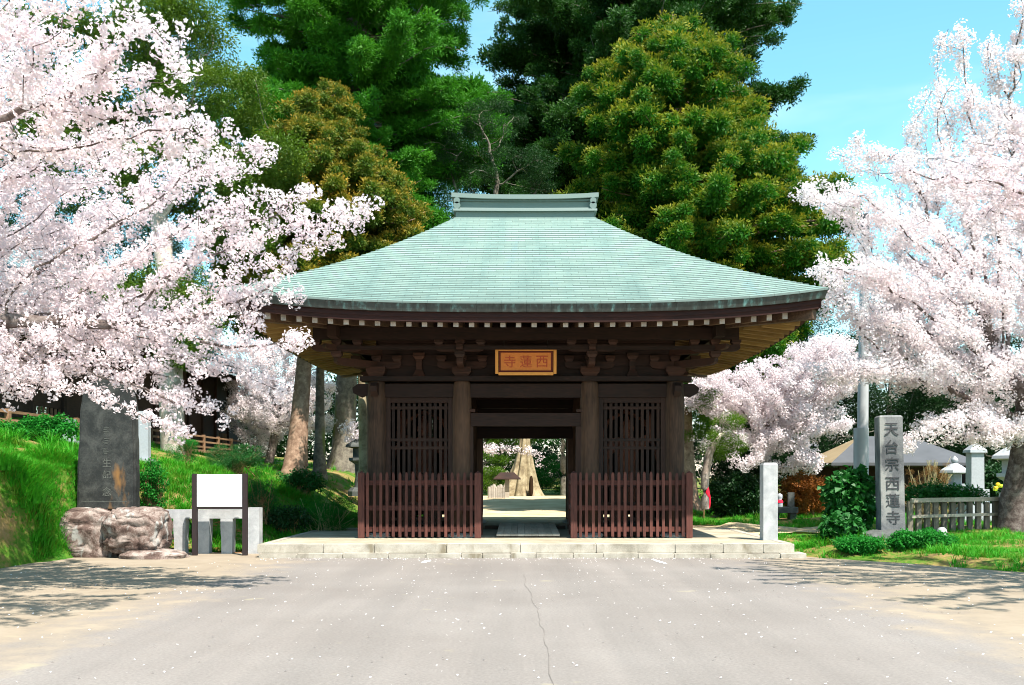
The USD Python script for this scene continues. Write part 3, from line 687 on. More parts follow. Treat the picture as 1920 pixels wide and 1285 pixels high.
for s in (-1, 1):
    for a, b in zip(rows[:-1], rows[1:]):
        w = (b - a - 0.4) / 6
        for k in range(6):
            y = a + 0.2 + k * w
            put(gate, "inner_plank", box2((GX + s * 1.338 - 0.03, y + 0.003, PT + 0.12), (GX + s * 1.338 + 0.03, y + w - 0.003, 3.16), 0.006), "timber_upright")
    # back of the statue bay, with gaps at the foot
    w = (3.125 - 1.338 - 0.4) / 8
    for k in range(8):
        x = s * (1.338 + 0.2 + k * w); xa, xb = sorted((x, x + s * w))
        put(gate, "inner_plank", box2((GX + xa + 0.003, GYC - 0.03, PT + (0.34 if k in (2, 5, 6) else 0.06)), (GX + xb - 0.003, GYC + 0.02, 3.16), 0.006), "timber_upright")
    for k in range(6):
        x = s * (1.40 + k * 0.29); xa, xb = sorted((x, x + s * 0.284))
        put(gate, "ceiling_board", box2((GX + xa, GY0 + 0.1, 3.46), (GX + xb, GYC - 0.05, 3.485), 0.004), "timber_deep")
# lattices of the statue bays
for s in (-1, 1):
    x0, x1 = sorted((s * 1.54, s * 2.92)); x0 += GX; x1 += GX; y = GY0 + 0.03
    for a, b in ((x0 - 0.005, x0 + 0.085), (x1 - 0.085, x1 + 0.005)):
        put(gate, "lattice_frame", box2((a, y - 0.06, PT + 0.02), (b, y + 0.06, 3.165), 0.01), "timber_upright")
    for za, zb in ((3.06, 3.165), (1.30, 1.40), (PT + 0.02, PT + 0.16)):
        put(gate, "lattice_frame", box2((x0 + 0.088, y - 0.058, za), (x1 - 0.088, y + 0.058, zb), 0.01), "timber_across")
    nb = 11
    for k in range(nb):
        x = x0 + 0.085 + (x1 - x0 - 0.17) * (k + 0.5) / nb
        put(gate, "lattice_bar", box2((x - 0.03, y - 0.02, 1.405), (x + 0.03, y + 0.02, 3.055), 0.006), "timber_upright")
        put(gate, "lattice_bar", box2((x - 0.03, y - 0.02, PT + 0.165), (x + 0.03, y + 0.02, 1.295), 0.006), "timber_upright")
    for z in (2.955, 2.285, 2.115, 0.95, 0.62):
        put(gate, "lattice_rail", box2((x0 + 0.088, y - 0.026, z - 0.03), (x1 - 0.088, y + 0.026, z + 0.03), 0.006), "timber_across")

# ---------------------------------------------------------------- picket fences in front of the statue bays
def picket_fence(x0, x1, inner, label):
    y, zb, zt = 20.2, PT + 0.005, 1.60
    t = thing("picket_fence", label, "fence", ((x0 + x1) / 2, y, PT), "red brown picket fences before the gate")
    for x in (x0 + 0.065, x1 - 0.065):
        put(t, "post", cat([box2((x - 0.065, y - 0.065, zb), (x + 0.065, y + 0.065, 1.585), 0.012), lathe([(0.062, 1.58), (0.0, 1.63)], (x, y, 0), square=True)]), "fence_timber")
        put(t, "post", box2((x - 0.055, y + 1.0, zb), (x + 0.055, y + 1.11, 1.56), 0.012), "fence_timber")
        sgn = 1 if (x > (x0 + x1) / 2) else -1
        is_inner = (sgn > 0) == (inner == "right")
        n = 6
        for k in range(n):                                   # return sides: boarded towards the passage, pickets outside
            yy = y + 0.075 + k * 0.92 / n
            if is_inner:
                put(t, "side_board", box2((x - 0.015, yy, zb + 0.1), (x + 0.02, yy + 0.92 / n - 0.004, 1.55), 0.004), "grey_timber")
            else:
                put(t, "picket", cat([box2((x - 0.012, yy + 0.04, zb + 0.02), (x + 0.018, yy + 0.10, 1.55), 0.006)]), "fence_timber")
        for z in (1.39, 0.87, 0.42):
            put(t, "rail", box2((x - 0.05 if not is_inner else x - 0.05, y + 0.068, z - 0.045), (x - 0.017, y + 0.998, z + 0.045), 0.008), "fence_rail_timber")
    for z in (1.385, 0.865, 0.43):
        put(t, "rail", box2((x0 + 0.132, y - 0.012, z - 0.05), (x1 - 0.132, y + 0.045, z + 0.05), 0.008), "fence_rail_timber")
    n = 17
    for k in range(n):
        x = x0 + 0.13 + (x1 - x0 - 0.26) * (k + 0.5) / n + random.uniform(-0.006, 0.006)
        h = 0.029; top = zt + random.uniform(-0.012, 0.012)
        poly = [(-h, zb + random.uniform(0.01, 0.03)), (h, zb + 0.02), (h, top - 0.05), (h * 0.75, top - 0.02), (h * 0.35, top), (-h * 0.35, top), (-h * 0.75, top - 0.02), (-h, top - 0.05)]
        tl = random.uniform(-0.004, 0.004)
        v, f = upright(prism(poly, 0.03), (x, y - 0.016, 0)); v = v.copy(); v[:, 0] += (v[:, 2] - 0.9) * tl
        put(t, "picket", (v, f), "fence_timber")
picket_fence((672 - VX) * 20.2 / F, (902 - VX) * 20.2 / F, "right", "red brown picket fence before the left statue bay, boarded end beside the passage")
picket_fence((1070 - VX) * 20.2 / F, (1298 - VX) * 20.2 / F, "left", "duller brown picket fence before the right statue bay, near the square stone post")

# ---------------------------------------------------------------- wooden ramp in the passage
ramp = thing("plank_ramp", "grey weathered plank ramp lying in the gate passage", "ramp", (GX + 0.02, 21.9, PT))
for k in range(9):
    x = GX + 0.05 - 0.66 + k * 0.147
    put(ramp, "plank", beam((x + 0.073, 20.35, PT + 0.045), (x + 0.073, 23.6, PT + 0.13), 0.141, 0.035, 0.006), "ramp_timber")
for y in (20.5, 21.9, 23.3):
    put(ramp, "bearer", box2((GX - 0.6, y - 0.04, PT - 0.003), (GX + 0.7, y + 0.04, PT + 0.022 + (y - 20.35) * 0.026), 0.004), "timber_across")
put(ramp, "threshold", box2((GX - 0.98, GYC - 0.09, PT), (GX + 0.98, GYC + 0.09, PT + 0.075), 0.01), "column_timber")

# ---------------------------------------------------------------- lettering outlines (hundredths of a character's height)
GLYPH = {'天':[[[[-50,-40],[-49,-38],[-31,-29],[-19,-17],[-13,-10],[-8,2],[-9,4],[-48,4],[-48,12],[-7,12],[-5,19],[-6,38],[-44,38],[-44,46],[42,46],[42,38],[4,38],[3,13],[47,12],[47,4],[6,3],[13,-11],[22,-23],[34,-32],[50,-38],[45,-46],[32,-40],[21,-33],[10,-22],[0,-4],[-9,-20],[-23,-34],[-45,-46]]]],'台':[[[[-45,12],[-30,25],[-11,50],[-9,50],[-2,46],[-28,15],[24,17],[24,18],[9,33],[16,38],[36,18],[45,6],[38,1],[30,10],[-29,7],[-42,5]]],[[[-36,-5],[33,-5],[33,-50],[25,-50],[24,-45],[-27,-45],[-28,-50],[-36,-50]],[[-28,-36],[24,-36],[25,-13],[-27,-12]]]],'宗':[[[[21,-23],[21,-21],[27,-18],[42,-33],[48,-42],[41,-46],[32,-35]]],[[[-45,-10],[-45,-2],[48,-2],[48,-10],[6,-10],[5,-45],[2,-48],[-5,-50],[-17,-50],[-19,-43],[-3,-42],[-3,-10]]],[[[-44,38],[-2,38],[-2,39],[-6,48],[2,50],[9,38],[47,38],[47,15],[39,15],[38,30],[-35,30],[-36,15],[-44,15]]],[[[-28,17],[29,17],[29,10],[-27,10]]],[[[-48,-40],[-36,-30],[-27,-18],[-20,-20],[-28,-33],[-40,-45]]]],'西':[[[[-50,40],[-50,49],[49,49],[50,40],[16,39],[16,24],[45,24],[45,-48],[36,-48],[36,-41],[-35,-41],[-36,-49],[-44,-49],[-44,24],[-17,24],[-16,40]],[[-35,-13],[-36,-14],[-35,-33],[36,-33],[36,-14],[14,-14],[9,-10],[7,16],[-8,16],[-11,3],[-16,-7],[-22,-13],[-30,-18]],[[16,-4],[18,-6],[36,-5],[36,16],[16,16]],[[-9,25],[8,24],[8,40],[-8,40]],[[-36,-10],[-34,-11],[-32,-10],[-22,-1],[-18,8],[-17,16],[-36,16]]]],'蓮':[[[[-50,-44],[-44,-37],[-34,-31],[-34,-8],[-48,-8],[-48,-1],[-27,-1],[-27,-31],[-15,-39],[1,-42],[22,-42],[50,-40],[48,-48],[43,-48],[-5,-48],[-17,-45],[-30,-37],[-32,-37],[-36,-39],[-45,-50]]],[[[-48,43],[-23,43],[-22,50],[-14,50],[-14,43],[14,43],[14,50],[22,50],[23,43],[48,43],[48,36],[23,36],[22,28],[16,27],[17,24],[46,24],[46,18],[17,17],[17,11],[42,11],[42,-18],[17,-18],[17,-24],[48,-25],[48,-31],[17,-31],[16,-39],[9,-39],[8,-31],[-22,-31],[-22,-25],[8,-25],[9,-24],[8,-18],[-16,-18],[-16,11],[8,11],[9,17],[-20,18],[-20,24],[8,24],[9,30],[14,30],[14,35],[-14,36],[-14,28],[-22,28],[-23,36],[-47,36]],[[16,-12],[33,-13],[34,-7],[17,-6]],[[16,0],[33,-1],[34,5],[17,6]],[[-8,-12],[8,-13],[9,-7],[-8,-6]],[[-8,0],[8,-1],[9,5],[-8,6]]],[[[-47,24],[-42,27],[-39,26],[-32,21],[-26,13],[-32,9]]]],'寺':[[[[-49,7],[-49,15],[-5,15],[-5,29],[-40,29],[-40,37],[-5,37],[-5,49],[4,50],[4,37],[41,37],[41,29],[4,29],[4,15],[49,15],[49,7],[23,6],[24,-6],[47,-7],[47,-14],[24,-14],[23,-46],[21,-48],[16,-49],[-1,-50],[-4,-42],[13,-42],[15,-40],[15,-14],[-46,-14],[-46,-7],[15,-7],[15,7]]],[[[-32,-21],[-27,-17],[-24,-18],[-13,-30],[-9,-36],[-16,-40]]]],'生':[[[[-50,6],[-41,20],[-34,33],[-29,48],[-21,46],[-26,30],[-26,29],[-5,29],[-4,50],[4,50],[5,29],[44,28],[44,20],[4,20],[5,-5],[41,-5],[41,-13],[4,-13],[4,-41],[49,-41],[50,-50],[-50,-50],[-50,-41],[-4,-41],[-4,-13],[-38,-13],[-38,-5],[-5,-5],[-4,20],[-31,20],[-42,2]]]],'記':[[[[-2,36],[-2,43],[43,43],[43,-6],[35,-6],[35,0],[8,0],[8,-38],[12,-41],[37,-41],[40,-39],[41,-36],[43,-23],[50,-26],[48,-40],[44,-47],[40,-48],[8,-48],[3,-46],[1,-44],[0,-41],[0,8],[35,8],[35,35]]],[[[-50,33],[-29,33],[-31,39],[-37,46],[-37,47],[-30,50],[-22,39],[-22,37],[-26,33],[-6,33],[-6,26],[-50,26]]],[[[-47,2],[-10,2],[-10,-4],[-47,-4]]],[[[-45,-13],[-11,-13],[-11,-45],[-37,-45],[-38,-46],[-38,-50],[-45,-50]],[[-38,-37],[-19,-38],[-19,-20],[-38,-20]]],[[[-45,17],[-12,17],[-12,11],[-45,11]]]],'念':[[[[-50,17],[-30,26],[-20,33],[-12,39],[-2,50],[5,47],[5,43],[25,29],[50,18],[45,11],[44,11],[19,24],[-1,39],[-15,26],[-38,13],[-45,10]]],[[[27,-19],[28,-17],[33,-15],[35,-17],[45,-32],[49,-39],[49,-43],[42,-45],[36,-33]]],[[[-35,10],[28,10],[33,6],[24,-6],[12,-17],[6,-13],[16,-3],[19,3],[-35,3]]],[[[-25,-16],[-16,-16],[-16,-40],[-15,-42],[18,-42],[21,-39],[22,-30],[24,-30],[30,-32],[27,-45],[24,-49],[18,-50],[-12,-50],[-21,-48],[-25,-43]]],[[[-14,-10],[-9,-6],[-8,-6],[5,-18],[11,-26],[4,-30],[-2,-22]]],[[[-9,24],[-6,28],[-4,28],[7,21],[10,17],[5,12],[0,17],[-9,23]]],[[[-49,-43],[-43,-31],[-39,-17],[-32,-19],[-36,-35],[-41,-46],[-43,-47]]]]}
def glyph(ch, h, depth):
    return cat([prism(np.array(g[0]) * h / 100, depth, [np.array(q) * h / 100 for q in g[1:]]) for g in GLYPH[ch]])

# ---------------------------------------------------------------- the name board over the opening, tilted forward
px0, px1, pz0, pz1 = -0.62, 0.62, 0.0, 0.55
pb = thing("name_board", "orange and gold framed name board hanging over the gate opening", "plaque", (GX + 0.0, 20.0, 3.60))
tilt = math.radians(10)
PO = np.array([GX + 0.0, 20.12, 3.60])
def tilted(m):
    v, f = m; v = np.asarray(v, float).copy()
    y, z = v[:, 1].copy(), v[:, 2].copy()
    v[:, 1] = y * math.cos(tilt) - z * math.sin(tilt); v[:, 2] = y * math.sin(tilt) + z * math.cos(tilt)
    return v + PO, f
put(pb, "panel", tilted(box2((-0.55, -0.02, 0.06), (0.55, 0.02, 0.48), 0.004)), "plaque_wood")
for z0, z1 in ((-0.005, 0.055), (0.485, 0.545)):
    put(pb, "frame_bar", tilted(box2((-0.56, -0.05, z0), (0.56, 0.03, z1), 0.012)), "plaque_gold")
    zc = 0.073 if z0 < 0.2 else 0.467
    put(pb, "lacquer_strip", tilted(box2((-0.55, -0.034, zc - 0.016), (0.55, -0.021, zc + 0.016), 0.003)), "plaque_line")
for s in (-1, 1):
    xa, xb = sorted((s * 0.565, s * 0.625))
    put(pb, "frame_bar", tilted(box2((xa, -0.05, 0.02), (xb, 0.03, 0.52), 0.012)), "plaque_gold")
    xa, xb = sorted((s * 0.515, s * 0.547))
    put(pb, "lacquer_strip", tilted(box2((xa, -0.033, 0.092), (xb, -0.0215, 0.448), 0.003)), "plaque_line")
for ch, x in (("寺", -0.33), ("蓮", 0.0), ("西", 0.33)):
    v, f = upright(glyph(ch, 0.24, 0.006), (0, 0, 0))
    put(pb, "letter", tilted((v + [x, -0.0215, 0.27], f)), "plaque_letter")
for s in (-1, 1):
    put(pb, "hanger", tube([PO + [s * 0.45, -0.08, 0.52], PO + [s * 0.45, 0.25, 0.82]], 0.008, 5), "dark_metal")

# ---------------------------------------------------------------- figures: guardian statues behind the lattices
def chain_body(bones, refine=0.07):
    parts = []
    for a, b, ra, rb in bones:
        s0 = manifold3d.Manifold.sphere(ra, 14).translate(tuple(map(float, a))); s1 = manifold3d.Manifold.sphere(rb, 14).translate(tuple(map(float, b)))
        parts.append(manifold3d.Manifold.batch_hull([s0, s1]))
    m = manifold3d.Manifold.batch_boolean(parts, manifold3d.OpType.Add).refine_to_length(refine)
    k = m.to_mesh(); t = trimesh.Trimesh(k.vert_properties[:, :3], k.tri_verts)
    trimesh.smoothing.filter_taubin(t, iterations=12)
    return np.array(t.vertices), np.array(t.faces)
def guardian(x, mirror, label):
    o = np.array([x, 21.55, PT])
    t = thing("guardian_statue", label, "statue", o)
    P = lambda a, y, z: o + np.array([a * mirror, y, z])
    put(t, "plinth", rock(P(0, 0.05, 0.18), (0.5, 0.38, 0.2), 5, 3, 0.15), "dark_stone", True)
    b = [(P(-.14, 0, 1.25), P(.14, 0, 1.25), .2, .2), (P(0, 0, 1.3), P(.02, -.03, 1.62), .2, .19), (P(0, -.03, 1.66), P(0, 0, 1.92), .24, .26), (P(-.25, 0, 1.98), P(.25, 0, 2.0), .13, .13), (P(0, 0, 2.0), P(.01, -.05, 2.18), .1, .09),
         (P(.01, -.07, 2.3), P(.01, -.06, 2.38), .125, .13), (P(.01, -.08, 2.22), P(.01, -.09, 2.28), .085, .1), (P(.01, -.19, 2.29), P(.01, -.2, 2.26), .03, .034), (P(.01, -.04, 2.52), P(.01, -.04, 2.56), .06, .05),
         (P(-.12, -.06, 2.28), P(-.12, -.06, 2.34), .03, .03), (P(.14, -.06, 2.28), P(.14, -.06, 2.34), .03, .03),
         (P(-.14, 0, 1.2), P(-.27, -.08, .78), .17, .12), (P(-.27, -.08, .78), P(-.26, 0, .4), .12, .075), (P(-.26, 0, .38), P(-.28, -.2, .36), .075, .05),
         (P(.14, 0, 1.2), P(.25, -.02, .78), .17, .12), (P(.25, -.02, .78), P(.28, .02, .4), .12, .075), (P(.28, .02, .38), P(.33, -.17, .36), .075, .05),
         (P(-.3, 0, 2.0), P(-.52, -.06, 2.12), .13, .095), (P(-.52, -.06, 2.12), P(-.5, -.16, 2.44), .095, .065), (P(-.5, -.16, 2.47), P(-.49, -.18, 2.56), .07, .06),
         (P(.3, 0, 1.98), P(.5, -.04, 1.68), .13, .095), (P(.5, -.04, 1.68), P(.46, -.2, 1.4), .09, .06), (P(.46, -.22, 1.36), P(.45, -.25, 1.28), .06, .05)]
    for k, (dx, dz) in enumerate(((-.045, .1), (-.015, .12), (.015, .115), (.04, .09))):
        b.append((P(-.49 + dx, -.18, 2.56), P(-.49 + dx * 1.5, -.2, 2.56 + dz), .02, .014)); b.append((P(.45 + dx, -.25, 1.27), P(.45 + dx * 1.4, -.29, 1.27 - dz), .02, .014))
    put(t, "body", chain_body(b), "statue_timber", True)
    put(t, "skirt", lathe([(.24, 1.34), (.3, 1.15), (.36, .85), (.40, .72), (.34, .74), (.2, 1.2)], P(0, 0, 0), 18), "statue_timber", True)
    put(t, "sash", tube([P(-.75, .05, 1.3), P(-.62, .1, 1.9), P(-.4, .22, 2.5), P(0, .26, 2.72), P(.4, .22, 2.5), P(.66, .1, 1.8), P(.72, .05, 1.1)], [.03, .04, .045, .045, .045, .04, .03], 8), "statue_timber", True)
guardian(GX - 2.23, 1, "carved guardian figure with raised arm in the left bay of the gate")
guardian(GX + 2.23, -1, "carved guardian figure with raised arm in the right bay of the gate")

# ---------------------------------------------------------------- left: sign, stone barrier, monument
def W(px, py, D):
    return np.array([(px - VX) * D / F, D, EYE - (py - HZ) * D / F])
sg = thing("notice_board", "blank white notice board on two dark posts before the stone barrier", "sign", (W(414, 1042, 18.8)[0], 18.8, 0))
sx0, sx1 = W(365.5, 0, 18.8)[0], W(459.5, 0, 18.8)[0]
for x in (sx0, sx1):
    put(sg, "post", box2((x - 0.045, 18.76, -0.05), (x + 0.045, 18.84, 1.565), 0.01), "sign_post_paint")
put(sg, "panel", box2((sx0 + 0.047, 18.775, 0.93), (sx1 - 0.047, 18.80, 1.552), 0.004), "sign_panel")
put(sg, "panel_rail", box2((sx0 + 0.047, 18.78, 0.89), (sx1 - 0.047, 18.82, 0.927), 0.005), "sign_post_paint")
br = thing("stone_barrier", "low pale stone barrier of one long beam on short tapered posts", "barrier", (W(400, 0, 19.35)[0], 19.35, 0))
X_ = lambda p: W(p, 0, 19.35)[0]
put(br, "beam", box2((X_(292), 19.24, 0.69), (X_(464), 19.46, 0.86), 0.015), "granite")
for p in (340, 384.5, 428):
    x = X_(p)
    put(br, "post", cat([lathe([(0.105, -0.05), (0.108, 0.3), (0.118, 0.52), (0.118, 0.688)], (x, 19.35, 0), square=True)]), "granite")
put(br, "end_post", box2((X_(466), 19.22, -0.05), (X_(489), 19.48, 0.90), 0.015), "granite")

MD = 18.9
mo = thing("stone_monument", "tall dark slate monument with carved characters standing on boulders", "monument", (W(203, 955, MD)[0], MD, 0.88))
x0, x1, xt0, xt1 = W(147, 0, MD)[0], W(257, 0, MD)[0], W(156, 0, MD)[0], W(250, 0, MD)[0]
zt, zb = W(0, 706, MD)[2], 0.86
out = [(x0, zb), (x1, zb), (x1 - 0.01, zb + 1.0), (x1 - 0.03, zb + 1.9), (xt1, zt - 0.42), (xt1 - 0.05, zt - 0.2), (xt1 - 0.28, zt - 0.06), (xt0 + 0.48, zt), (xt0 + 0.2, zt - 0.07), (xt0 + 0.03, zt - 0.27), (xt0 - 0.02, zt - 0.6), (x0 + 0.03, zb + 1.2), (x0 + 0.01, zb + 0.5)]
pl = Polygon(out).segmentize(0.12).exterior.coords[:-1]
pl = [(x + 0.018 * (meshkit.noise(np.array([x * 6, z * 6, 0])) - 0.5), z + 0.018 * (meshkit.noise(np.array([x * 6, z * 6, 9])) - 0.5)) for x, z in pl]
inner = Polygon(pl).buffer(-0.035)
sl = [upright(prism(pl, 0.20), (0, MD + 0.14, 0)), upright(prism(list(inner.exterior.coords)[:-1], 0.03), (0, MD - 0.058, 0))]
put(mo, "slab", cat(sl), "slate")
for ch, py, h in (("生", 868, 0.16), ("記", 890, 0.15), ("念", 922, 0.17)):
    c = W(204, py, MD)
    put(mo, "carved_character", upright(glyph(ch, h, 0.004), (c[0], MD - 0.0885, c[2])), "slate_letter")
for k, py in enumerate((808, 828, 846)):
    c = W(202, py, MD)
    g = [upright(prism([(-w, -0.006), (w, -0.003), (w * 0.9, 0.006), (-w, 0.004)], 0.004), (c[0] + random.uniform(-.02, .02), MD - 0.0885, c[2] + dz)) for dz, w in ((0.05, .05), (0.015, .035), (-0.02, .055), (-0.05, .03))]
    put(mo, "worn_character", cat(g), "slate_letter")
zc = W(0, 940, MD)[2]
put(mo, "incised_line", box2((x0 + 0.1, MD - 0.0905, zc - 0.006), (x1 - 0.16, MD - 0.086, zc + 0.006), 0.002), "slate_letter")
bl = thing("boulder", "lichened boulder under the left half of the slate monument", "boulder", (W(165, 0, 18.8)[0], 18.8, 0))
put(bl, "stone", rock((W(166, 0, 18.8)[0], 18.85, 0.36), (0.66, 0.6, 0.54), 2, 5, 0.15, 2.2, square=0.5, crag=0.22), "boulder_stone", True)
bl = thing("boulder", "rounder overhanging boulder under the right half of the slate monument", "boulder", (W(260, 0, 18.6)[0], 18.6, 0))
put(bl, "stone", rock((W(258, 0, 18.6)[0], 18.62, 0.49), (0.57, 0.55, 0.44), 8, 5, 0.15, 2.0, square=0.6, crag=0.2), "boulder_stone", True)
bl = thing("flat_rock", "low flat rock at the foot of the overhanging boulder", "rock", (W(300, 0, 18.2)[0], 18.2, 0))
put(bl, "stone", rock((W(287, 0, 18.3)[0], 18.3, 0.02), (0.62, 0.42, 0.14), 12, 4, 0.2), "boulder_stone", True)

def stele(px, D, w, h, d, mt, label, name="small_stele"):
    x = (px - VX) * D / F; z = float(ground_z(x, D))
    t = thing(name, label, "stone marker", (x, D, z))
    put(t, "shaft", box2((x - w / 2, D - d / 2, z), (x + w / 2, D + d / 2, z + h), 0.02), mt)
    put(t, "foot", box2((x - w * 0.75, D - d, z - 0.1), (x + w * 0.75, D + d, z + 0.08), 0.02), mt)
stele(128, 24.5, 0.3, 0.62, 0.2, "grave_stone", "blue grey stele on the bank just left of the slate monument")
stele(268, 24.0, 0.32, 1.25, 0.2, "grave_stone", "blue grey stele on the bank half hidden behind the slate monument")

# ---------------------------------------------------------------- left: temple hall with veranda
hall = thing("temple_hall", "dark timber temple hall with a railed veranda behind the cherry blossom", "building", (-19, 38, 2.5))
HX, VXE, Y0, Y1, FZ = -14.35, -12.95, 23.0, 50.0, 2.62
for k in range(14):
    ya, yb = Y0 + k * (Y1 - Y0) / 14, Y0 + (k + 1) * (Y1 - Y0) / 14
    put(hall, "post", box2((HX - 0.1, ya - 0.1, 1.2), (HX + 0.12, ya + 0.1, 6.6), 0.015), "hall_timber")
    put(hall, "wall_panel", box2((HX - 0.05, ya + 0.1, FZ + (0 if k % 3 else 1.0)), (HX + 0.02, yb - 0.1, 6.5), 0.01), "hall_timber")
    if k % 3 == 0:
        for q in range(7):
            yy = ya + 0.2 + q * (yb - ya - 0.4) / 6
            put(hall, "window_bar", box2((HX + 0.0, yy - 0.03, FZ + 0.05), (HX + 0.05, yy + 0.03, FZ + 0.99), 0.006), "veranda_timber")
    put(hall, "skirt_board", box2((VXE - 0.28, ya + 0.05, 1.1), (VXE - 0.22, yb - 0.05, FZ - 0.2), 0.01), "veranda_timber" if k in (0, 1, 2, 13) else "hall_timber")
    put(hall, "veranda_post", box2((VXE - 0.3, ya - 0.07, 1.1), (VXE - 0.16, ya + 0.07, FZ - 0.18), 0.01), "veranda_timber")
    put(hall, "rail_post", box2((VXE - 0.12, ya - 0.06, FZ), (VXE, ya + 0.06, FZ + 0.62), 0.012), "veranda_timber")
    for z in (0.12, 0.33, 0.55):
        put(hall, "railing", box2((VXE - 0.1, ya + 0.063, FZ + z - 0.035), (VXE - 0.03, yb - 0.063, FZ + z + 0.035), 0.01), "veranda_timber")
    put(hall, "veranda_board", box2((HX + 0.13, ya + 0.004, FZ - 0.12), (VXE + 0.03, yb - 0.004, FZ - 0.003), 0.01), "veranda_timber")
put(hall, "end_wall", box2((-24, Y1 - 0.1, 1.2), (HX - 0.1, Y1, 6.6), 0.01), "hall_timber")
put(hall, "end_wall", box2((-24, Y0, 1.2), (HX - 0.1, Y0 + 0.1, 6.6), 0.01), "hall_timber")
def hall_roof(a, b):
    x = -12.4 - 8.6 * b
    z = 5.9 + 5.4 * (b * 0.75 + b * b * 0.25) + 0.35 * np.abs(2 * a - 1) ** 4 * (1 - b)
    return np.stack([x, Y0 - 1.8 + (Y1 - Y0 + 3.2) * a, z], -1)
nr = 40
for k in range(nr):
    a0, a1 = k / nr, (k + 1) / nr - 0.0006
    put(hall, "roof_strip", cat([grid(lambda a, b: hall_roof(a0 + (a1 - a0) * a, b), 1, 8), tube(hall_roof(np.full(9, a0), np.linspace(0, 1, 9)) + [0, 0, 0.03], 0.035, 5)]), "hall_roof")
put(hall, "roof_back", grid(lambda a, b: hall_roof(a, b) * [-1, 1, 1] + [-42, 0, 0], 8, 6), "hall_roof")
put(hall, "eave_underside", grid(lambda a, b: hall_roof(a, b * 0.3) - np.array([0.0, 0, 0.22]), 12, 3), "hall_timber")
for k in range(60):
    a = (k + 0.5) / 60
    p, q = hall_roof(np.array(a), np.array(0.015)), hall_roof(np.array(a), np.array(0.22))
    put(hall, "rafter", beam(p - [0, 0, 0.16], q - [0, 0, 0.3], 0.1, 0.12, 0.006), "hall_timber")
tp = thing("blue_tarpaulin", "small folded blue tarpaulin lying by the far end of the veranda", "tarpaulin", W(512, 880, 46))
put(tp, "sheet", rock(W(512, 876, 46), (0.45, 0.4, 0.2), 3, 3, 0.25), "blue_sheet", True)
# dark stone lantern left of the gate
def lantern(px, D, h, mt, label, zb=None):
    x = (px - VX) * D / F; z = float(ground_z(x, D)) if zb is None else zb
    k = h / 1.9
    t = thing("stone_lantern", label, "stone lantern", (x, D, z))
    c = (x, D, z - 0.05)
    put(t, "base", lathe([(.36 * k, 0), (.36 * k, .14 * k), (.26 * k, .26 * k)], c, 6), mt, 30)
    put(t, "shaft", lathe([(.17 * k, .262 * k), (.14 * k, .6 * k), (.16 * k, .95 * k)], c, 12), mt, 40)
    put(t, "platform", lathe([(.16 * k, .952 * k), (.33 * k, 1.06 * k), (.33 * k, 1.14 * k)], c, 6), mt, 30)
    put(t, "fire_box", lathe([(.21 * k, 1.142 * k), (.21 * k, 1.42 * k)], c, 6), mt, 30)
    put(t, "cap", lathe([(.2 * k, 1.422 * k), (.44 * k, 1.46 * k), (.42 * k, 1.53 * k), (.22 * k, 1.66 * k), (.08 * k, 1.74 * k)], c, 6), mt, 30)
    put(t, "finial", lathe([(.06 * k, 1.742 * k), (.1 * k, 1.8 * k), (.09 * k, 1.86 * k), (.01 * k, 1.95 * k)], c, 12), mt, 60)
lantern(675, 34, 2.2, "dark_stone", "dark stone lantern in the shade just left of the gate", zb=0.9)

# ---------------------------------------------------------------- right: stone posts, pole, fence, shelter, graves
PD = 20.0
x0, x1 = W(1649, 0, PD)[0], W(1691, 0, PD)[0]
z0, z1 = 0.30, W(0, 780, PD)[2]
pil = thing("inscribed_pillar", "square grey stone pillar with six carved characters on a dark rock", "stone pillar", ((x0 + x1) / 2, PD, z0))
lean = -0.02
R = np.array([[1, 0, lean], [0, 1, 0], [-lean, 0, 1]])
sh = lathe([((x1 - x0) / 2 * 1.03, z0 - 0.1), ((x1 - x0) / 2, z0 + 1.2), ((x1 - x0) / 2 * 0.98, z1 - 0.03), ((x1 - x0) / 2 * 0.85, z1)], (0, 0, 0), square=True)
cx = (x0 + x1) / 2; hw = (x1 - x0) / 2
rot = math.radians(-7); RZ = np.array([[math.cos(rot), -math.sin(rot), 0], [math.sin(rot), math.cos(rot), 0], [0, 0, 1]])
def lean_it(m):
    v, f = m; v = np.asarray(v, float) @ RZ.T
    v[:, 0] += (v[:, 2] - z0) * lean
    return v + [cx, PD, 0], f
sv, sf = sh
put(pil, "shaft", lean_it((sv, sf)), "pillar_stone")
for ch, py in zip("天台宗西蓮寺", (806, 838, 870, 907, 938, 970)):
    z = W(0, py, PD)[2]
    put(pil, "carved_character", lean_it(upright(glyph(ch, 0.27, 0.005), (0.0, -hw * 1.008 - 0.006, z))), "pillar_letter")
bl = thing("base_rock", "dark rock carrying the inscribed square pillar", "rock", (cx, PD, 0))
put(bl, "stone", rock((cx - 0.12, PD - 0.16, 0.08), (0.68, 0.56, 0.36), 21, 4, 0.2, 2.0, crag=0.15), "dark_stone", True)

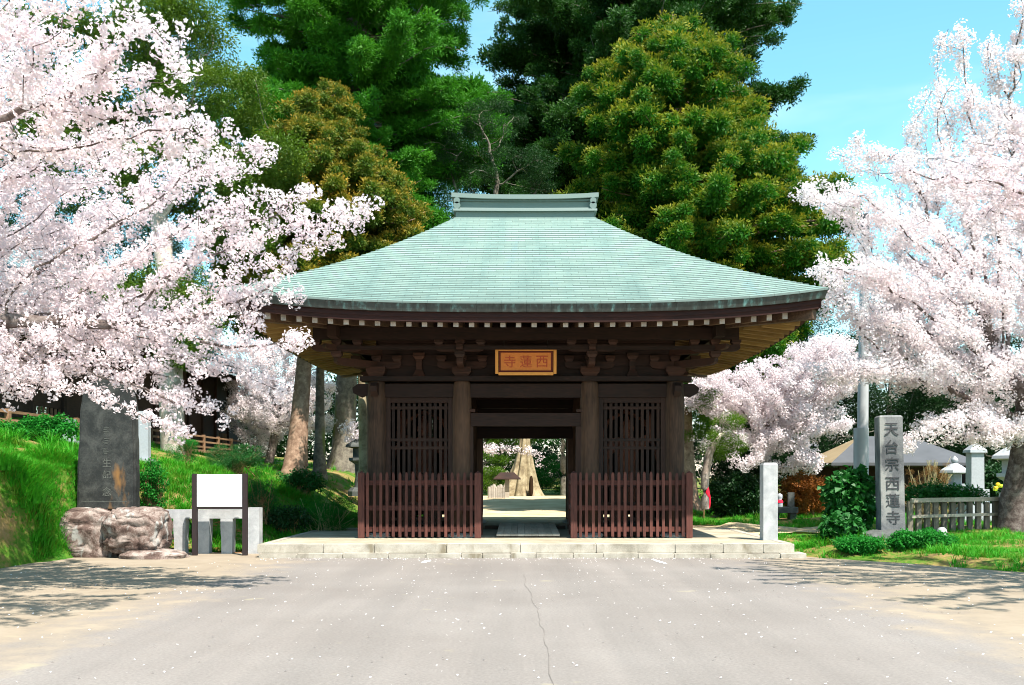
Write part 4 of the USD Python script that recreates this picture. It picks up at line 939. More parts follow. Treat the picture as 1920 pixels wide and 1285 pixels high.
x, D = W(1441.5, 0, 19.6)[0], 19.6
sp = thing("square_stone_post", "plain square grey stone post at the right end of the platform", "stone post", (x, D, PT))
z1 = W(0, 868, D)[2]
put(sp, "shaft", lathe([(.145, PT - .01), (.143, z1 - .04), (.12, z1)], (x, D, 0), square=True), "granite")
D = 28.0; x = W(1617, 0, D)[0]
up = thing("utility_pole", "tall concrete utility pole with a dark cylinder at its top", "pole", (x, D, 0.3))
put(up, "shaft", tube([(x - 0.03, D, -0.2), (x + 0.02, D, 4), (x + 0.08, D, 8.55)], [.165, .15, .125], 20), "pole_concrete", 50)
put(up, "sleeve", tube([(x - 0.05, D, -0.2), (x - 0.035, D, 2.9)], [.21, .21], 20), "pole_concrete", 50)
put(up, "cap", cat([tube([(x + 0.08, D, 8.551), (x + 0.08, D, 9.0)], [.13, .13], 18), tube([(x + 0.08, D, 8.65), (x + 0.08, D, 8.72)], [.15, .15], 18)]), "dark_metal", 50)

fe = thing("post_and_rail_fence", "grey weathered post and rail fence round the graves behind the inscribed pillar", "fence", (W(1790, 0, 23)[0], 23, 0.2))
fd = lambda p: 22.4 + (p - 1700) / 190 * 1.8
xs_ = []
for k, p in enumerate(np.linspace(1706, 1882, 12)):
    D = fd(p); x = W(p, 0, D)[0]; z = float(ground_z(x, D)); xs_.append((x, D, z))
    put(fe, "post", box2((x - 0.055, D - 0.05, z - 0.2), (x + 0.055, D + 0.05, 0.92 + random.uniform(-.03, .03)), 0.015), "post_timber")
for zz, w in ((0.97, 0.10), (0.60, 0.07)):
    a, b = np.array(xs_[0]), np.array(xs_[-1])
    for q0, q1 in ((0, 5), (5, 11)):
        p0, p1 = np.array(xs_[q0]), np.array(xs_[q1]); p0[2] = p1[2] = zz; p0[1] -= 0.075; p1[1] -= 0.075
        put(fe, "rail", beam(p0, p1, 0.05, w, 0.012), "bleached_timber")

sh_ = thing("garden_shelter", "open shelter with low metal hipped roof half hidden behind the pole and pillar", "shelter", (W(1690, 0, 34)[0], 35.5, 0.3))
xa, xb, ya, yb, ze, za = W(1552, 0, 34)[0], W(1832, 0, 34)[0], 33.6, 37.6, W(0, 868, 34)[2], W(0, 818, 35.5)[2]
mx_, my = (xa + xb) / 2, (ya + yb) / 2
quad = lambda *p: (np.array(p, float), np.array([[0, 1, 2], [0, 2, 3]]))
A_, B_ = (mx_ - 0.9, my, za), (mx_ + 0.9, my, za)
put(sh_, "roof_front", cat([quad((xa, ya, ze), (xb, ya, ze), B_, A_), quad((xa, ya, ze - .1), (xb, ya, ze - .1), (xb, ya, ze), (xa, ya, ze))]), "roof_sheet")
put(sh_, "roof_side", cat([quad((xa, yb, ze), (xa, ya, ze), A_, A_), quad((xb, ya, ze), (xb, yb, ze), B_, B_)]), "roof_sheet_orange_lit")
put(sh_, "roof_back", quad((xb, yb, ze), (xa, yb, ze), A_, B_), "roof_sheet")
put(sh_, "ceiling", quad((xa, ya, ze - .1), (xa, yb, ze - .1), (xb, yb, ze - .1), (xb, ya, ze - .1)), "hall_timber")
for x in (xa + 0.5, mx_, xb - 0.5):
    for y in (ya + 0.4, yb - 0.4):
        put(sh_, "post", box2((x - .07, y - .07, 0), (x + .07, y + .07, ze - .102), .01), "hall_timber")
put(sh_, "back_boarding", box2((xa + .6, yb - .5, .1), (xb - .6, yb - .42, ze - .12), .01), "hall_timber")
gr = thing("grave_monument", "tall white grave obelisk on stepped base behind the weathered fence", "grave", (W(1828, 0, 29)[0], 29, 0.2))
x, D = W(1828, 0, 29)[0], 29
for nm, r, za_, zb_ in (("base", .55, 0, .32), ("step", .42, .322, .62), ("plinth", .30, .622, 1.05), ("shaft", .19, 1.052, 2.12), ("cap", .25, 2.122, 2.2)):
    put(gr, nm, lathe([(r, za_ + .1), (r * .97, zb_ + .1)] + ([(0.02, zb_ + .33)] if nm == "cap" else []), (x, D, 0), square=True), "grave_stone")
fl = thing("flower_vase", "yellow grave flowers beside the white obelisk", "flowers", (x + .55, D - .3, .9))
put(fl, "vase", lathe([(.06, .55), (.08, .95), (.06, 1.05)], (x + .62, D - .35, 0), 10), "grave_stone", 40)
for k in range(9):
    a = k * .7; r = .12 + .05 * (k % 3)
    put(fl, "bloom", rock((x + .62 + r * math.cos(a), D - .35 + r * math.sin(a), 1.14 + .05 * (k % 4)), (.06, .06, .05), k, 1, .1), "yellow_flower" if k % 2 else "lemon_flower")
lantern(1896, 27, 2.35, "grave_stone", "pale stone lantern at the right beside the leaning cherry trunk", zb=0.25)
lantern(1790, 30, 2.0, "grave_stone", "small pale stone lantern left of the white grave obelisk", zb=0.15)
x, D = W(1766, 0, 19.6)[0], 19.6
mk = thing("small_stone_marker", "short round topped white stone marker in front of the weathered fence", "stone marker", (x, D, .15))
put(mk, "stone", lathe([(.10, .05), (.10, .40), (.085, .46), (.04, .50)], (x, D, 0), 14), "granite", 40)
x, D = W(1573, 0, 24)[0], 24
mk = thing("white_stake", "short white stake among the ivy near the orange stake", "stake", (x, D, .2))
put(mk, "stake", box2((x - .05, D - .04, .1), (x + .05, D + .04, .62), .02), "sign_panel")
D = 25.0; a, b = W(1553, 985, D), W(1562, 893, D)
mk = thing("orange_stake", "slim orange timber stake leaning in the lawn by the ivy", "stake", a)
put(mk, "stake", beam(a - [0, 0, .15], b, .085, .06, .008, up=(0, 1, 0)), "stake_timber")
x, D = W(1472, 0, 29)[0], 29
jz = thing("wayside_altar", "small dark stone altar with a white headed figure left of the rust coloured bush", "altar", (x, D, .2))
put(jz, "slab", box2((x - .42, D - .25, .45), (x + .32, D + .25, .62), .03), "dark_stone")
for s in (-.3, .2):
    put(jz, "leg", box2((x + s - .09, D - .18, .1), (x + s + .09, D + .18, .447), .02), "dark_stone")
put(jz, "tablet", box2((x + .08, D - .06, .622), (x + .26, D + .06, 1.05), .02), "dark_stone")
put(jz, "figure", lathe([(.09, .622), (.1, .75), (.06, .84), (.085, .9), (.08, .98), (.02, 1.02)], (x - .16, D, 0), 14), "grave_stone", 60)
put(jz, "bib", lathe([(.105, .74), (.095, .80), (.07, .83)], (x - .16, D, 0), 14), "red_cloth", 60)
D = 30.0; x = W(1326, 0, D)[0]
rb = thing("red_banner", "narrow red cloth banner hanging beside the small tree right of the gate", "banner", (x, D, .4))
put(rb, "cloth", grid(lambda a, b: np.stack([x - .08 + .16 * a + .03 * np.sin(b * 5), D + .02 * np.sin(a * 5 + b * 3), .55 + .75 * b], -1), 4, 8), "red_cloth", True)
put(rb, "pole", tube([(x - .1, D, .2), (x - .1, D, 1.5)], .015, 6), "bare_stem")

# ---------------------------------------------------------------- seen through the gate
D = 50.0; x = W(951, 0, D)[0]
nb = thing("roofed_notice_post", "small post with a brown roof seen through the gate left of the giant trunk", "sign", (x, D, .4))
put(nb, "post", box2((x - .11, D - .1, .2), (x + .11, D + .1, 1.5), .02), "bleached_timber")
put(nb, "roof", cat([quad((x - .7, D - .4, 1.42), (x + .7, D - .4, 1.42), (x + .35, D, 1.75), (x - .35, D, 1.75)), quad((x + .7, D + .4, 1.42), (x - .7, D + .4, 1.42), (x - .35, D, 1.75), (x + .35, D, 1.75)), quad((x - .7, D - .4, 1.38), (x + .7, D - .4, 1.38), (x + .7, D - .4, 1.42), (x - .7, D - .4, 1.42)), quad((x - .7, D - .4, 1.38), (x - .7, D + .4, 1.38), (x + .7, D + .4, 1.38), (x + .7, D - .4, 1.38))]), "bracket_timber")
st = thing("log_fence", "row of pale upright logs seen through the gate at the left", "fence", W(935, 930, 51))
for k, p in enumerate(np.linspace(918, 947, 8)):
    c = W(p, 0, 51)
    put(st, "log", lathe([(.1, .2), (.1, .95 + .06 * (k % 3)), (.06, 1.0 + .06 * (k % 3))], (c[0], 51, 0), 8), "bleached_timber", 40)

# ---------------------------------------------------------------- growing branches towards a crown
def grow(att, root, step=0.22, kill=0.32, iters=260, seed=0, sag=0.0):
    """space colonisation: branches grow from the root polyline towards the points in att"""
    rng = np.random.default_rng(seed)
    r = np.asarray(root, float)
    seg = np.linalg.norm(np.diff(r, axis=0), axis=1); L = np.concatenate([[0], np.cumsum(seg)])
    m = max(int(L[-1] / step), 2); tt = np.linspace(0, L[-1], m + 1)
    nodes = [np.array([np.interp(t, L, r[:, k]) for k in range(3)]) for t in tt]
    par = [-1] + list(range(m)); kids = [1] * m + [0]
    att = np.asarray(att, float)
    bd, bi = cKDTree(np.array(nodes)).query(att)
    live = np.ones(len(att), bool)
    for _ in range(iters):
        live &= bd > kill
        if not live.any():
            break
        P = att[live]; I = bi[live]
        d = P - np.array(nodes)[I]; d /= np.linalg.norm(d, axis=1, keepdims=True)
        u, inv = np.unique(I, return_inverse=True)
        s = np.zeros((len(u), 3)); np.add.at(s, inv, d)
        s /= np.linalg.norm(s, axis=1, keepdims=True) + 1e-9
        s += rng.normal(0, 0.16, s.shape); s[:, 2] -= sag; s /= np.linalg.norm(s, axis=1, keepdims=True)
        fresh = []
        for q, n in enumerate(u):
            if kids[n] >= 3:
                bd[live] = np.where(I == n, 0, bd[live]) if rng.random() < 0.3 else bd[live]
                continue
            nodes.append(nodes[n] + s[q] * step); par.append(int(n)); kids[n] += 1; kids.append(0); fresh.append(len(nodes) - 1)
        if not fresh:
            continue
        F_ = np.array([nodes[k] for k in fresh])
        nd, ni = cKDTree(F_).query(att)
        better = nd < bd
        bd = np.where(better, nd, bd); bi = np.where(better, np.array(fresh)[ni], bi)
    return np.array(nodes), np.array(par)

def thicken(nodes, par, tip=0.004, power=2.3, trunk=0.2):
    r = np.zeros(len(nodes))
    acc = np.full(len(nodes), 0.0)
    for k in range(len(nodes) - 1, -1, -1):
        r[k] = (acc[k] if acc[k] > 0 else tip ** power) ** (1 / power)
        if par[k] >= 0:
            acc[par[k]] += r[k] ** power
    return tip * (r / tip) ** (math.log(trunk / tip) / math.log(r[0] / tip))

def limbs(nodes, par, r, split=0.03, sides=(8, 4)):
    main = {}
    for k in range(len(nodes) - 1, 0, -1):
        p = par[k]
        if p not in main or r[k] > r[main[p]]:
            main[p] = k
    thick, thin = [], []
    starts = [0] + [k for k in range(1, len(nodes)) if main.get(par[k]) != k]
    for s in starts:
        ch = [s]
        while ch[-1] in main:
            ch.append(main[ch[-1]])
        pts = nodes[ch]; rr = r[ch]
        if s and par[s] >= 0:
            pts = np.vstack([nodes[par[s]], pts]); rr = np.concatenate([[min(r[par[s]], rr[0] * 1.2)], rr])
        if len(pts) < 2:
            continue
        (thick if rr.max() > split else thin).append(tube(pts, rr, sides[0] if rr.max() > split else sides[1], False))
    return thick, thin

# ---------------------------------------------------------------- small repeated pieces: blossom balls, leaf sprays
def blossom_ball(seed, n=18, R=0.075, fr=0.02, petals=5):
    rng = np.random.default_rng(seed)
    vs, fs = [], []
    for k in range(n):
        d = rng.normal(size=3); d /= np.linalg.norm(d)
        c = d * R * rng.uniform(0.55, 1.1)
        nrm = d + rng.normal(0, 0.35, 3); fr_ = frame(nrm, rng.normal(size=3))
        m = 2 * petals
        a = np.arange(m) * 2 * np.pi / m + rng.uniform(0, 6)
        rad = np.where(np.arange(m) % 2 == 0, 1.0, 0.62) * fr * rng.uniform(0.85, 1.15)
        ring = c + (np.cos(a) * rad)[:, None] * fr_[:, 1] + (np.sin(a) * rad)[:, None] * fr_[:, 2] + fr_[:, 0] * fr * 0.35
        vs.append(np.vstack([c, ring])); o = k * (m + 1)
        fs += [[o, o + 1 + q, o + 1 + (q + 1) % m] for q in range(m)]
    return np.vstack(vs), np.array(fs)
def spike_puff(seed, n=460, length=0.24, width=0.042, up=0.2, flat=0.8, inner=0.15):
    """a rounded tuft of needle sprays, about one unit in radius"""
    rng = np.random.default_rng(seed)
    d = rng.normal(size=(n, 3)); d[:, 2] += up; d /= np.linalg.norm(d, axis=1, keepdims=True)
    lob = 0.6 + 0.7 * meshkit.noise(d * 2.2 + 5 * seed, seed)
    b = d * (rng.uniform(inner, 0.85, n) * lob)[:, None]; b[:, 2] *= flat
    t = d * 0.7 + rng.normal(0, 0.55, (n, 3)); t[:, 2] += 0.05; t /= np.linalg.norm(t, axis=1, keepdims=True)
    s = np.cross(t, rng.normal(size=(n, 3))); s /= np.linalg.norm(s, axis=1, keepdims=True)
    L = length * rng.uniform(0.6, 1.2, n)[:, None]; w = width * rng.uniform(0.7, 1.3, n)[:, None]
    v = np.stack([b - s * w * 0.6, b + s * w * 0.6, b + t * L * 0.6 + s * w, b + t * L, b + t * L * 0.6 - s * w], 1)
    f = (np.arange(n) * 5)[:, None, None] + np.array([[0, 1, 2], [0, 2, 4], [4, 2, 3]])
    return v.reshape(-1, 3), f.reshape(-1, 3)
def leaf_puff(seed, n=120, length=0.2, width=0.1, flat=0.75, inner=0.2, droop=0.15):
    rng = np.random.default_rng(seed)
    d = rng.normal(size=(n, 3)); d[:, 2] += 0.2; d /= np.linalg.norm(d, axis=1, keepdims=True)
    b = d * (rng.uniform(inner, 1, n) ** 0.6)[:, None] * (0.75 + 0.4 * meshkit.noise(d * 1.7 + seed * 3, seed))[:, None]; b[:, 2] *= flat
    t = d * np.array([1, 1, 0.5]) + rng.normal(0, 0.5, (n, 3)); t[:, 2] -= droop; t /= np.linalg.norm(t, axis=1, keepdims=True)
    up = np.array([0, 0, 1.0]) + rng.normal(0, 0.45, (n, 3)); s = np.cross(t, up); s /= np.linalg.norm(s, axis=1, keepdims=True)
    nn = np.cross(s, t)
    L = length * rng.uniform(0.7, 1.25, n)[:, None]; w = width * rng.uniform(0.8, 1.2, n)[:, None] * 0.5
    v = np.stack([b, b + t * L * 0.5 + s * w + nn * w * 0.4, b + t * L - nn * L * 0.1, b + t * L * 0.5 - s * w + nn * w * 0.4], 1)
    f = (np.arange(n) * 4)[:, None, None] + np.array([[0, 1, 2], [0, 2, 3]])
    return v.reshape(-1, 3), f.reshape(-1, 3)
def grass_tuft(seed, n=16, h=1.0, w=0.05, spread=0.55, segs=3, lean=0.6):
    rng = np.random.default_rng(seed)
    vs, fs = [], []
    for k in range(n):
        a = rng.uniform(0, 6.28); dirn = np.array([math.cos(a), math.sin(a), 0]); side = np.array([-dirn[1], dirn[0], 0])
        b = dirn * rng.uniform(0, spread * 0.5); hh = h * rng.uniform(0.5, 1.1); ln = lean * rng.uniform(0.2, 1.2)
        tt = np.linspace(0, 1, segs + 1)
        c = b + dirn * (ln * hh * tt ** 2)[:, None] + np.array([0, 0, 1.0]) * (hh * (tt - 0.35 * min(ln, 1.2) * tt ** 2.5))[:, None]
        ww = w * (1 - tt ** 1.5 * 0.95)
        v = np.vstack([c + side * ww[:, None] / 2, c - side * ww[:, None] / 2]); o = len(vs) * 2 * (segs + 1)
        q = np.arange(segs); m = segs + 1
        vs.append(v); fs.append(o + np.vstack([np.stack([q, q + m, q + m + 1], -1), np.stack([q, q + m + 1, q + 1], -1)]))
    return np.vstack(vs), np.vstack(fs)
BALLS = [blossom_ball(s, 22, 0.085) for s in (1, 2, 3, 4)]
BALLS_FAR = [blossom_ball(s, 30, 0.115, 0.023, 4) for s in (5, 6, 7)]
CEDAR = [spike_puff(s) for s in (1, 2, 3)]
PINE = [spike_puff(s, 420, 0.30, 0.035, 0.4, 0.75) for s in (4, 5, 6)]
LEAFY = [leaf_puff(s, 44, .5, .36, .8, .15, .3) for s in (24, 25, 26)]
LEAF = [leaf_puff(s, 190, .2, .09) for s in (1, 2, 3)]
DROOP = [leaf_puff(s, 330, 0.22, 0.06, 1.0, 0.2, 0.9) for s in (7, 8)]

# ---------------------------------------------------------------- cherry trees
def cherry(label, trunk, sprays, seed, n_att, trunk_r, far=False, density=1.0, step=0.2, category="cherry tree", group=None, jitter=0.05, blobs=(), gapk=None):
    """sprays: polylines of (x, y, z) with a radius and a share of the growing points"""
    rng = np.random.default_rng(seed)
    tot = sum(s[2] for s in sprays) + sum(b[2] for b in blobs); A = []
    for pts, rad, share in sprays:
        p = np.asarray(pts, float); m = int(n_att * share / tot)
        t = rng.random(m) ** 0.85 * (len(p) - 1); i = np.minimum(t.astype(int), len(p) - 2); fr = (t - i)[:, None]
        c = p[i] * (1 - fr) + p[i + 1] * fr
        taper = (1 - 0.55 * (t / (len(p) - 1)))[:, None]
        A.append(c + rng.normal(0, 1, (m, 3)) * np.asarray(rad) * np.ones(3) * 0.55 * taper)
    for c, rad, share in blobs:
        m = int(n_att * share / tot)
        d = rng.normal(size=(m, 3)); d /= np.linalg.norm(d, axis=1, keepdims=True)
        A.append(np.asarray(c) + d * (rng.random(m) ** 0.4)[:, None] * np.asarray(rad))
    A = np.vstack(A)
    nodes, par = grow(A, trunk, step, step * 1.4, 300, seed)
    r = thicken(nodes, par, 0.0045 if not far else 0.006, 2.35, trunk_r)
    t = thing("cherry_tree", label, category, trunk[0], group)
    thick, thin = limbs(nodes, par, r, 0.028)
    put(t, "trunk", cat(thick), "bark_cherry", True)
    put(t, "twigs", cat(thin), "bark_cherry", True, kind="stuff")
    k = np.nonzero((r < (0.03 if not far else 0.045)) & (par >= 0))[0]
    per = density * (2.6 if not far else 2.0)
    cnt = np.floor(per + rng.random(len(k))).astype(int)
    kk = np.repeat(k, cnt); f = rng.random(len(kk))[:, None]
    pos = nodes[kk] * f + nodes[par[kk]] * (1 - f) + rng.normal(0, jitter, (len(kk), 3))
    keep = meshkit.noise(pos * (1.9 if not far else 1.3) + seed) + 0.25 * rng.random(len(pos)) > (gapk or (0.26 if not far else 0.33))
    pos = pos[keep]
    q = quats(rng.normal(size=(len(pos), 3)), rng.uniform(0, 3.1, len(pos)))
    instancer(t, "blossom", [(b, "blossom_far" if far else "blossom") for b in (BALLS_FAR if far else BALLS)], pos, rng.uniform(0.75, 1.25, len(pos)) * (1.0 if not far else 1.3), q, rng.integers(0, 3, len(pos)))
    return len(nodes), len(pos)

def S(pts, rad, share):
    """a spray through photo points (px, py, D)"""
    return [W(*p) for p in pts], rad, share
stat = []
stat.append(cherry("big cherry tree in full white bloom reaching in from the left edge before the monument", [(-10.4, 11.6, 0.0), (-10.1, 11.7, 1.2), (-9.5, 11.8, 2.4), (-8.7, 12.0, 3.1)], [
    S([(-60, 440, 13.2), (170, 430, 13.0), (360, 425, 12.6), (560, 388, 12.2), (690, 388, 12.0)], (.45, .7, .26), 1.3),
    S([(-60, 350, 13.5), (170, 320, 13.5), (330, 330, 13), (420, 312, 12.8), (505, 276, 12.7)], (.4, .8, .24), 1.0),
    S([(-160, 240, 9.4), (120, 230, 9.4), (300, 255, 9.6), (430, 232, 10.2)], (.4, .8, .28), 0.9),
    S([(-160, 150, 8.8), (60, 130, 8.8), (210, 170, 9.0), (330, 190, 9.4)], (.4, .8, .3), 0.7),
    S([(-200, 60, 8.2), (60, 40, 8.2), (200, 70, 8.4), (345, 50, 8.8)], (.4, .9, .2), 0.8),
    S([(-200, -20, 7.6), (60, 0, 7.8), (200, 20, 8.0), (300, 100, 8.6)], (.4, .9, .2), 0.7),
    ([(-8.7, 12, 3.1), (-7.4, 10.2, 4.6), (-6.2, 9.0, 5.3), (-5.2, 8.2, 5.6)], (.6, .8, .3), 0.8), ([(-8.7, 12, 3.1), (-7.8, 10.6, 5.0), (-5.8, 10.0, 6.2), (-4.3, 9.6, 6.6)], (.6, .8, .3), 0.8), ([(-8.7, 12, 3.1), (-8.2, 9.4, 4.2), (-7.0, 7.6, 4.8)], (.6, .8, .3), 0.6),
    S([(-60, 530, 13), (160, 520, 12.8), (330, 480, 12.6), (480, 445, 12.4), (640, 425, 12.1)], (.45, .7, .26), 1.2),
    S([(-60, 600, 13), (150, 590, 12.8), (300, 560, 12.6), (470, 520, 12.4), (560, 485, 12.2)], (.4, .7, .24), 0.9),
    S([(-40, 640, 13), (150, 625, 12.6), (330, 600, 12.4), (470, 575, 12.2), (555, 548, 12.0)], (.35, .6, .2), 1.2),
    S([(-40, 680, 13), (150, 660, 12.6), (340, 650, 12.4), (490, 650, 12.2), (575, 636, 12.0)], (.3, .5, .2), 1.2),
    S([(-40, 700, 13), (150, 690, 12.6), (330, 690, 12.6), (470, 695, 12.6), (560, 742, 12.4)], (.3, .5, .18), 1.0),
    S([(-40, 705, 13), (100, 700, 12.4), (240, 730, 12.4), (310, 775, 12.4), (345, 825, 12.4)], (.25, .4, .16), 0.45),
    S([(-40, 690, 13), (60, 705, 12.4), (150, 745, 12.2), (260, 778, 12.2)], (.25, .4, .12), 0.5),
    S([(-60, 640, 12.6), (60, 660, 12.2), (130, 720, 12), (30, 745, 12)], (.3, .5, .15), 0.4),
    S([(250, 640, 12.6), (330, 720, 12.6), (390, 765, 12.6), (440, 778, 12.6)], (.2, .4, .14), 0.4),
    S([(200, 600, 12.8), (290, 620, 12.8), (335, 680, 12.8), (350, 740, 12.8)], (.25, .4, .22), 0.6),
], 21, 13500, 0.26, density=1.25, blobs=[(W(60, 480, 14.5), (1.5, 1.6, 1.3), 1.0), (W(10, 200, 12), (1.2, 1.4, 1.2), 0.7), (W(60, 650, 13), (1.0, 1.0, .5), 0.5), (W(250, 600, 13.8), (1.2, 1.2, .55), 0.5)]))

stat.append(cherry("spreading cherry tree with leaning trunk at the right edge beside the weathered fence", [W(1898, 1000, 23.6), W(1903, 940, 23.6), W(1925, 850, 23.4), W(1930, 760, 23.2)], [
    S([(1900, 560, 23), (1760, 480, 22.5), (1640, 400, 22), (1500, 358, 21.5)], (.6, 1.0, .42), 1.0),
    S([(1900, 620, 23), (1760, 560, 22), (1640, 520, 21.5), (1530, 500, 21.2)], (.6, 1.0, .42), 1.1),
    S([(1900, 680, 23), (1760, 640, 22), (1620, 590, 21.5), (1555, 560, 21.2)], (.6, 1.0, .40), 1.0),
    S([(1900, 740, 23), (1780, 700, 22), (1650, 690, 21.6), (1540, 700, 21.4)], (.6, 1.0, .4), 0.9),
    S([(1900, 770, 23), (1810, 780, 22), (1740, 800, 21.6), (1690, 842, 21.4)], (.5, 1.0, .22), 0.6),
    S([(1910, 800, 22.5), (1880, 810, 22), (1820, 835, 21.6)], (.4, .8, .22), 0.35),
    S([(1910, 480, 24), (1820, 400, 23.5), (1720, 350, 23), (1600, 270, 22.5)], (.6, 1.0, .42), 0.9),
    S([(1930, 420, 24), (1870, 330, 23.5), (1800, 310, 23.5), (1710, 225, 23)], (.55, 1.0, .36), 0.6),
    S([(1940, 380, 24), (1890, 250, 23.5), (1820, 190, 23.2), (1750, 170, 23)], (.5, 1.0, .3), 0.45),
    S([(1950, 330, 24), (1920, 180, 23.5), (1860, 100, 23.2), (1760, 70, 23)], (.5, 1.0, .22), 0.25),
    S([(1960, 300, 24), (1960, 120, 23.5), (1930, 40, 23.2), (1900, 5, 23)], (.5, .8, .22), 0.2),
], 33, 8500, 0.36, far=True, density=1.35, step=0.24, jitter=0.07, gapk=0.42, blobs=[(W(1800, 560, 23.5), (2.6, 2.0, 2.2), 1.0), (W(1900, 700, 22.6), (1.6, 1.6, 1.0), 0.6)]))
stat.append(cherry("rounded cherry tree behind the square stone post right of the gate", [W(1438, 945, 31.0), W(1438, 880, 31.0), W(1434, 830, 31.0), W(1445, 790, 31.0)], [
    S([(1445, 780, 31.0), (1380, 740, 30.5), (1310, 720, 30.3)], (.6, 1.0, .45), 0.8),
    S([(1445, 760, 31.0), (1500, 700, 30.5), (1560, 640, 30.5)], (.6, 1.0, .45), 0.9),
    S([(1445, 800, 31.0), (1510, 800, 30.5), (1590, 800, 30.5)], (.5, 1.0, .45), 0.9),
    S([(1440, 790, 30.7), (1420, 850, 29.9), (1395, 880, 29.7)], (.5, .7, .28), 0.4),
    S([(1450, 800, 30.7), (1500, 850, 29.9), (1530, 880, 29.7)], (.5, .7, .3), 0.5),
    S([(1440, 800, 30.7), (1340, 830, 30.1), (1295, 850, 30.1)], (.5, .7, .3), 0.4),
], 35, 5000, 0.17, far=True, density=1.5, step=0.22, jitter=0.07, blobs=[(W(1450, 745, 30.8), (2.3, 1.6, 1.25), 1.6), (W(1550, 690, 30.8), (1.6, 1.4, 1.1), 0.8), (W(1340, 740, 30.6), (1.1, 1.2, .7), 0.4)]))
stat.append(cherry("nearer cherry tree whose twigs enter at the upper right corner of the view", [(10.6, 12.2, -0.05), (10.5, 12.3, 1.4), (10.1, 12.4, 2.8), (9.4, 12.5, 3.6)], [
    ([(9.4, 12.5, 3.6), (8.3, 12.2, 4.6), (7.0, 12.0, 5.2), (5.6, 11.8, 5.6)], (.7, 1.1, .35), 1.3),
    ([(9.4, 12.5, 3.6), (8.6, 14.0, 4.6), (7.6, 14.6, 5.4), (6.2, 14.6, 6.0)], (.7, 1.1, .35), 1.3),
    ([(9.4, 12.5, 3.6), (8.8, 10.6, 4.3), (8.0, 9.8, 4.8), (6.6, 9.4, 5.2)], (.7, 1.1, .35), 1.0),
    ([(9.4, 12.5, 3.6), (10.2, 10.5, 4.8), (10.0, 9.5, 5.6)], (.7, .8, .5), 0.6),
    ([(9.4, 12.5, 3.6), (11.4, 13.5, 4.8), (12.2, 13.5, 5.6)], (.7, .8, .5), 0.6),
    ([(9.4, 12.5, 3.6), (9.2, 13.2, 5.6), (8.7, 13.6, 7.0), (8.3, 13.8, 7.9)], (.6, .8, .5), 0.5),
    ([(9.4, 12.5, 3.6), (7.6, 12.8, 4.9), (6.2, 13.2, 5.5), (5.2, 13.4, 5.8)], (.5, .7, .3), 0.9),
], 37, 9500, 0.2, density=1.6, step=0.22))
stat.append(cherry("pale cherry tree beyond the brown cedar trunk at the far end of the hall", [W(500, 885, 44), W(515, 820, 44), W(520, 780, 44)], [
    S([(520, 790, 47), (470, 740, 47), (450, 700, 47)], (.9, 1.2, .7), 1), S([(520, 790, 47), (560, 740, 47), (600, 690, 47)], (.9, 1.2, .7), 1), S([(520, 790, 47), (480, 800, 46), (450, 800, 46)], (.8, 1, .6), .8),
    S([(520, 790, 47), (560, 800, 46), (640, 800, 46)], (.8, 1, .6), .8)], 41, 2900, 0.2, far=True, density=1.8, step=0.3, jitter=0.12, blobs=[(W(530, 745, 44), (2.8, 2, 1.8), 1.2), (W(505, 660, 44), (2.2, 1.5, 1.2), 0.7)]))
stat.append(cherry("cherry tree behind the gate whose low flowering branch shows through the opening", [(-5.2, 34.0, 0.3), (-5.1, 34.0, 1.6), (-4.7, 33.9, 2.5)], [
    ([(-4.7, 33.9, 2.5), (-3.0, 33.6, 2.45), (-1.2, 33.3, 2.5), (0.75, 33, 2.1)], (.35, .4, .16), 0.9), ([(-3.0, 33.6, 2.45), (-1.6, 33.4, 2.6), (0.35, 33.1, 2.6)], (.25, .4, .12), .5),
    ([(-4.7, 33.9, 2.5), (-5.6, 33.8, 3.0), (-6.0, 33.6, 3.1)], (.5, .6, .4), .6), ([(-4.7, 33.9, 2.5), (-4.4, 34, 3.8), (-4.2, 34, 4.6)], (.8, .8, .5), .9)], 43, 1300, 0.2, far=True, density=1.2, step=0.24, jitter=0.08))

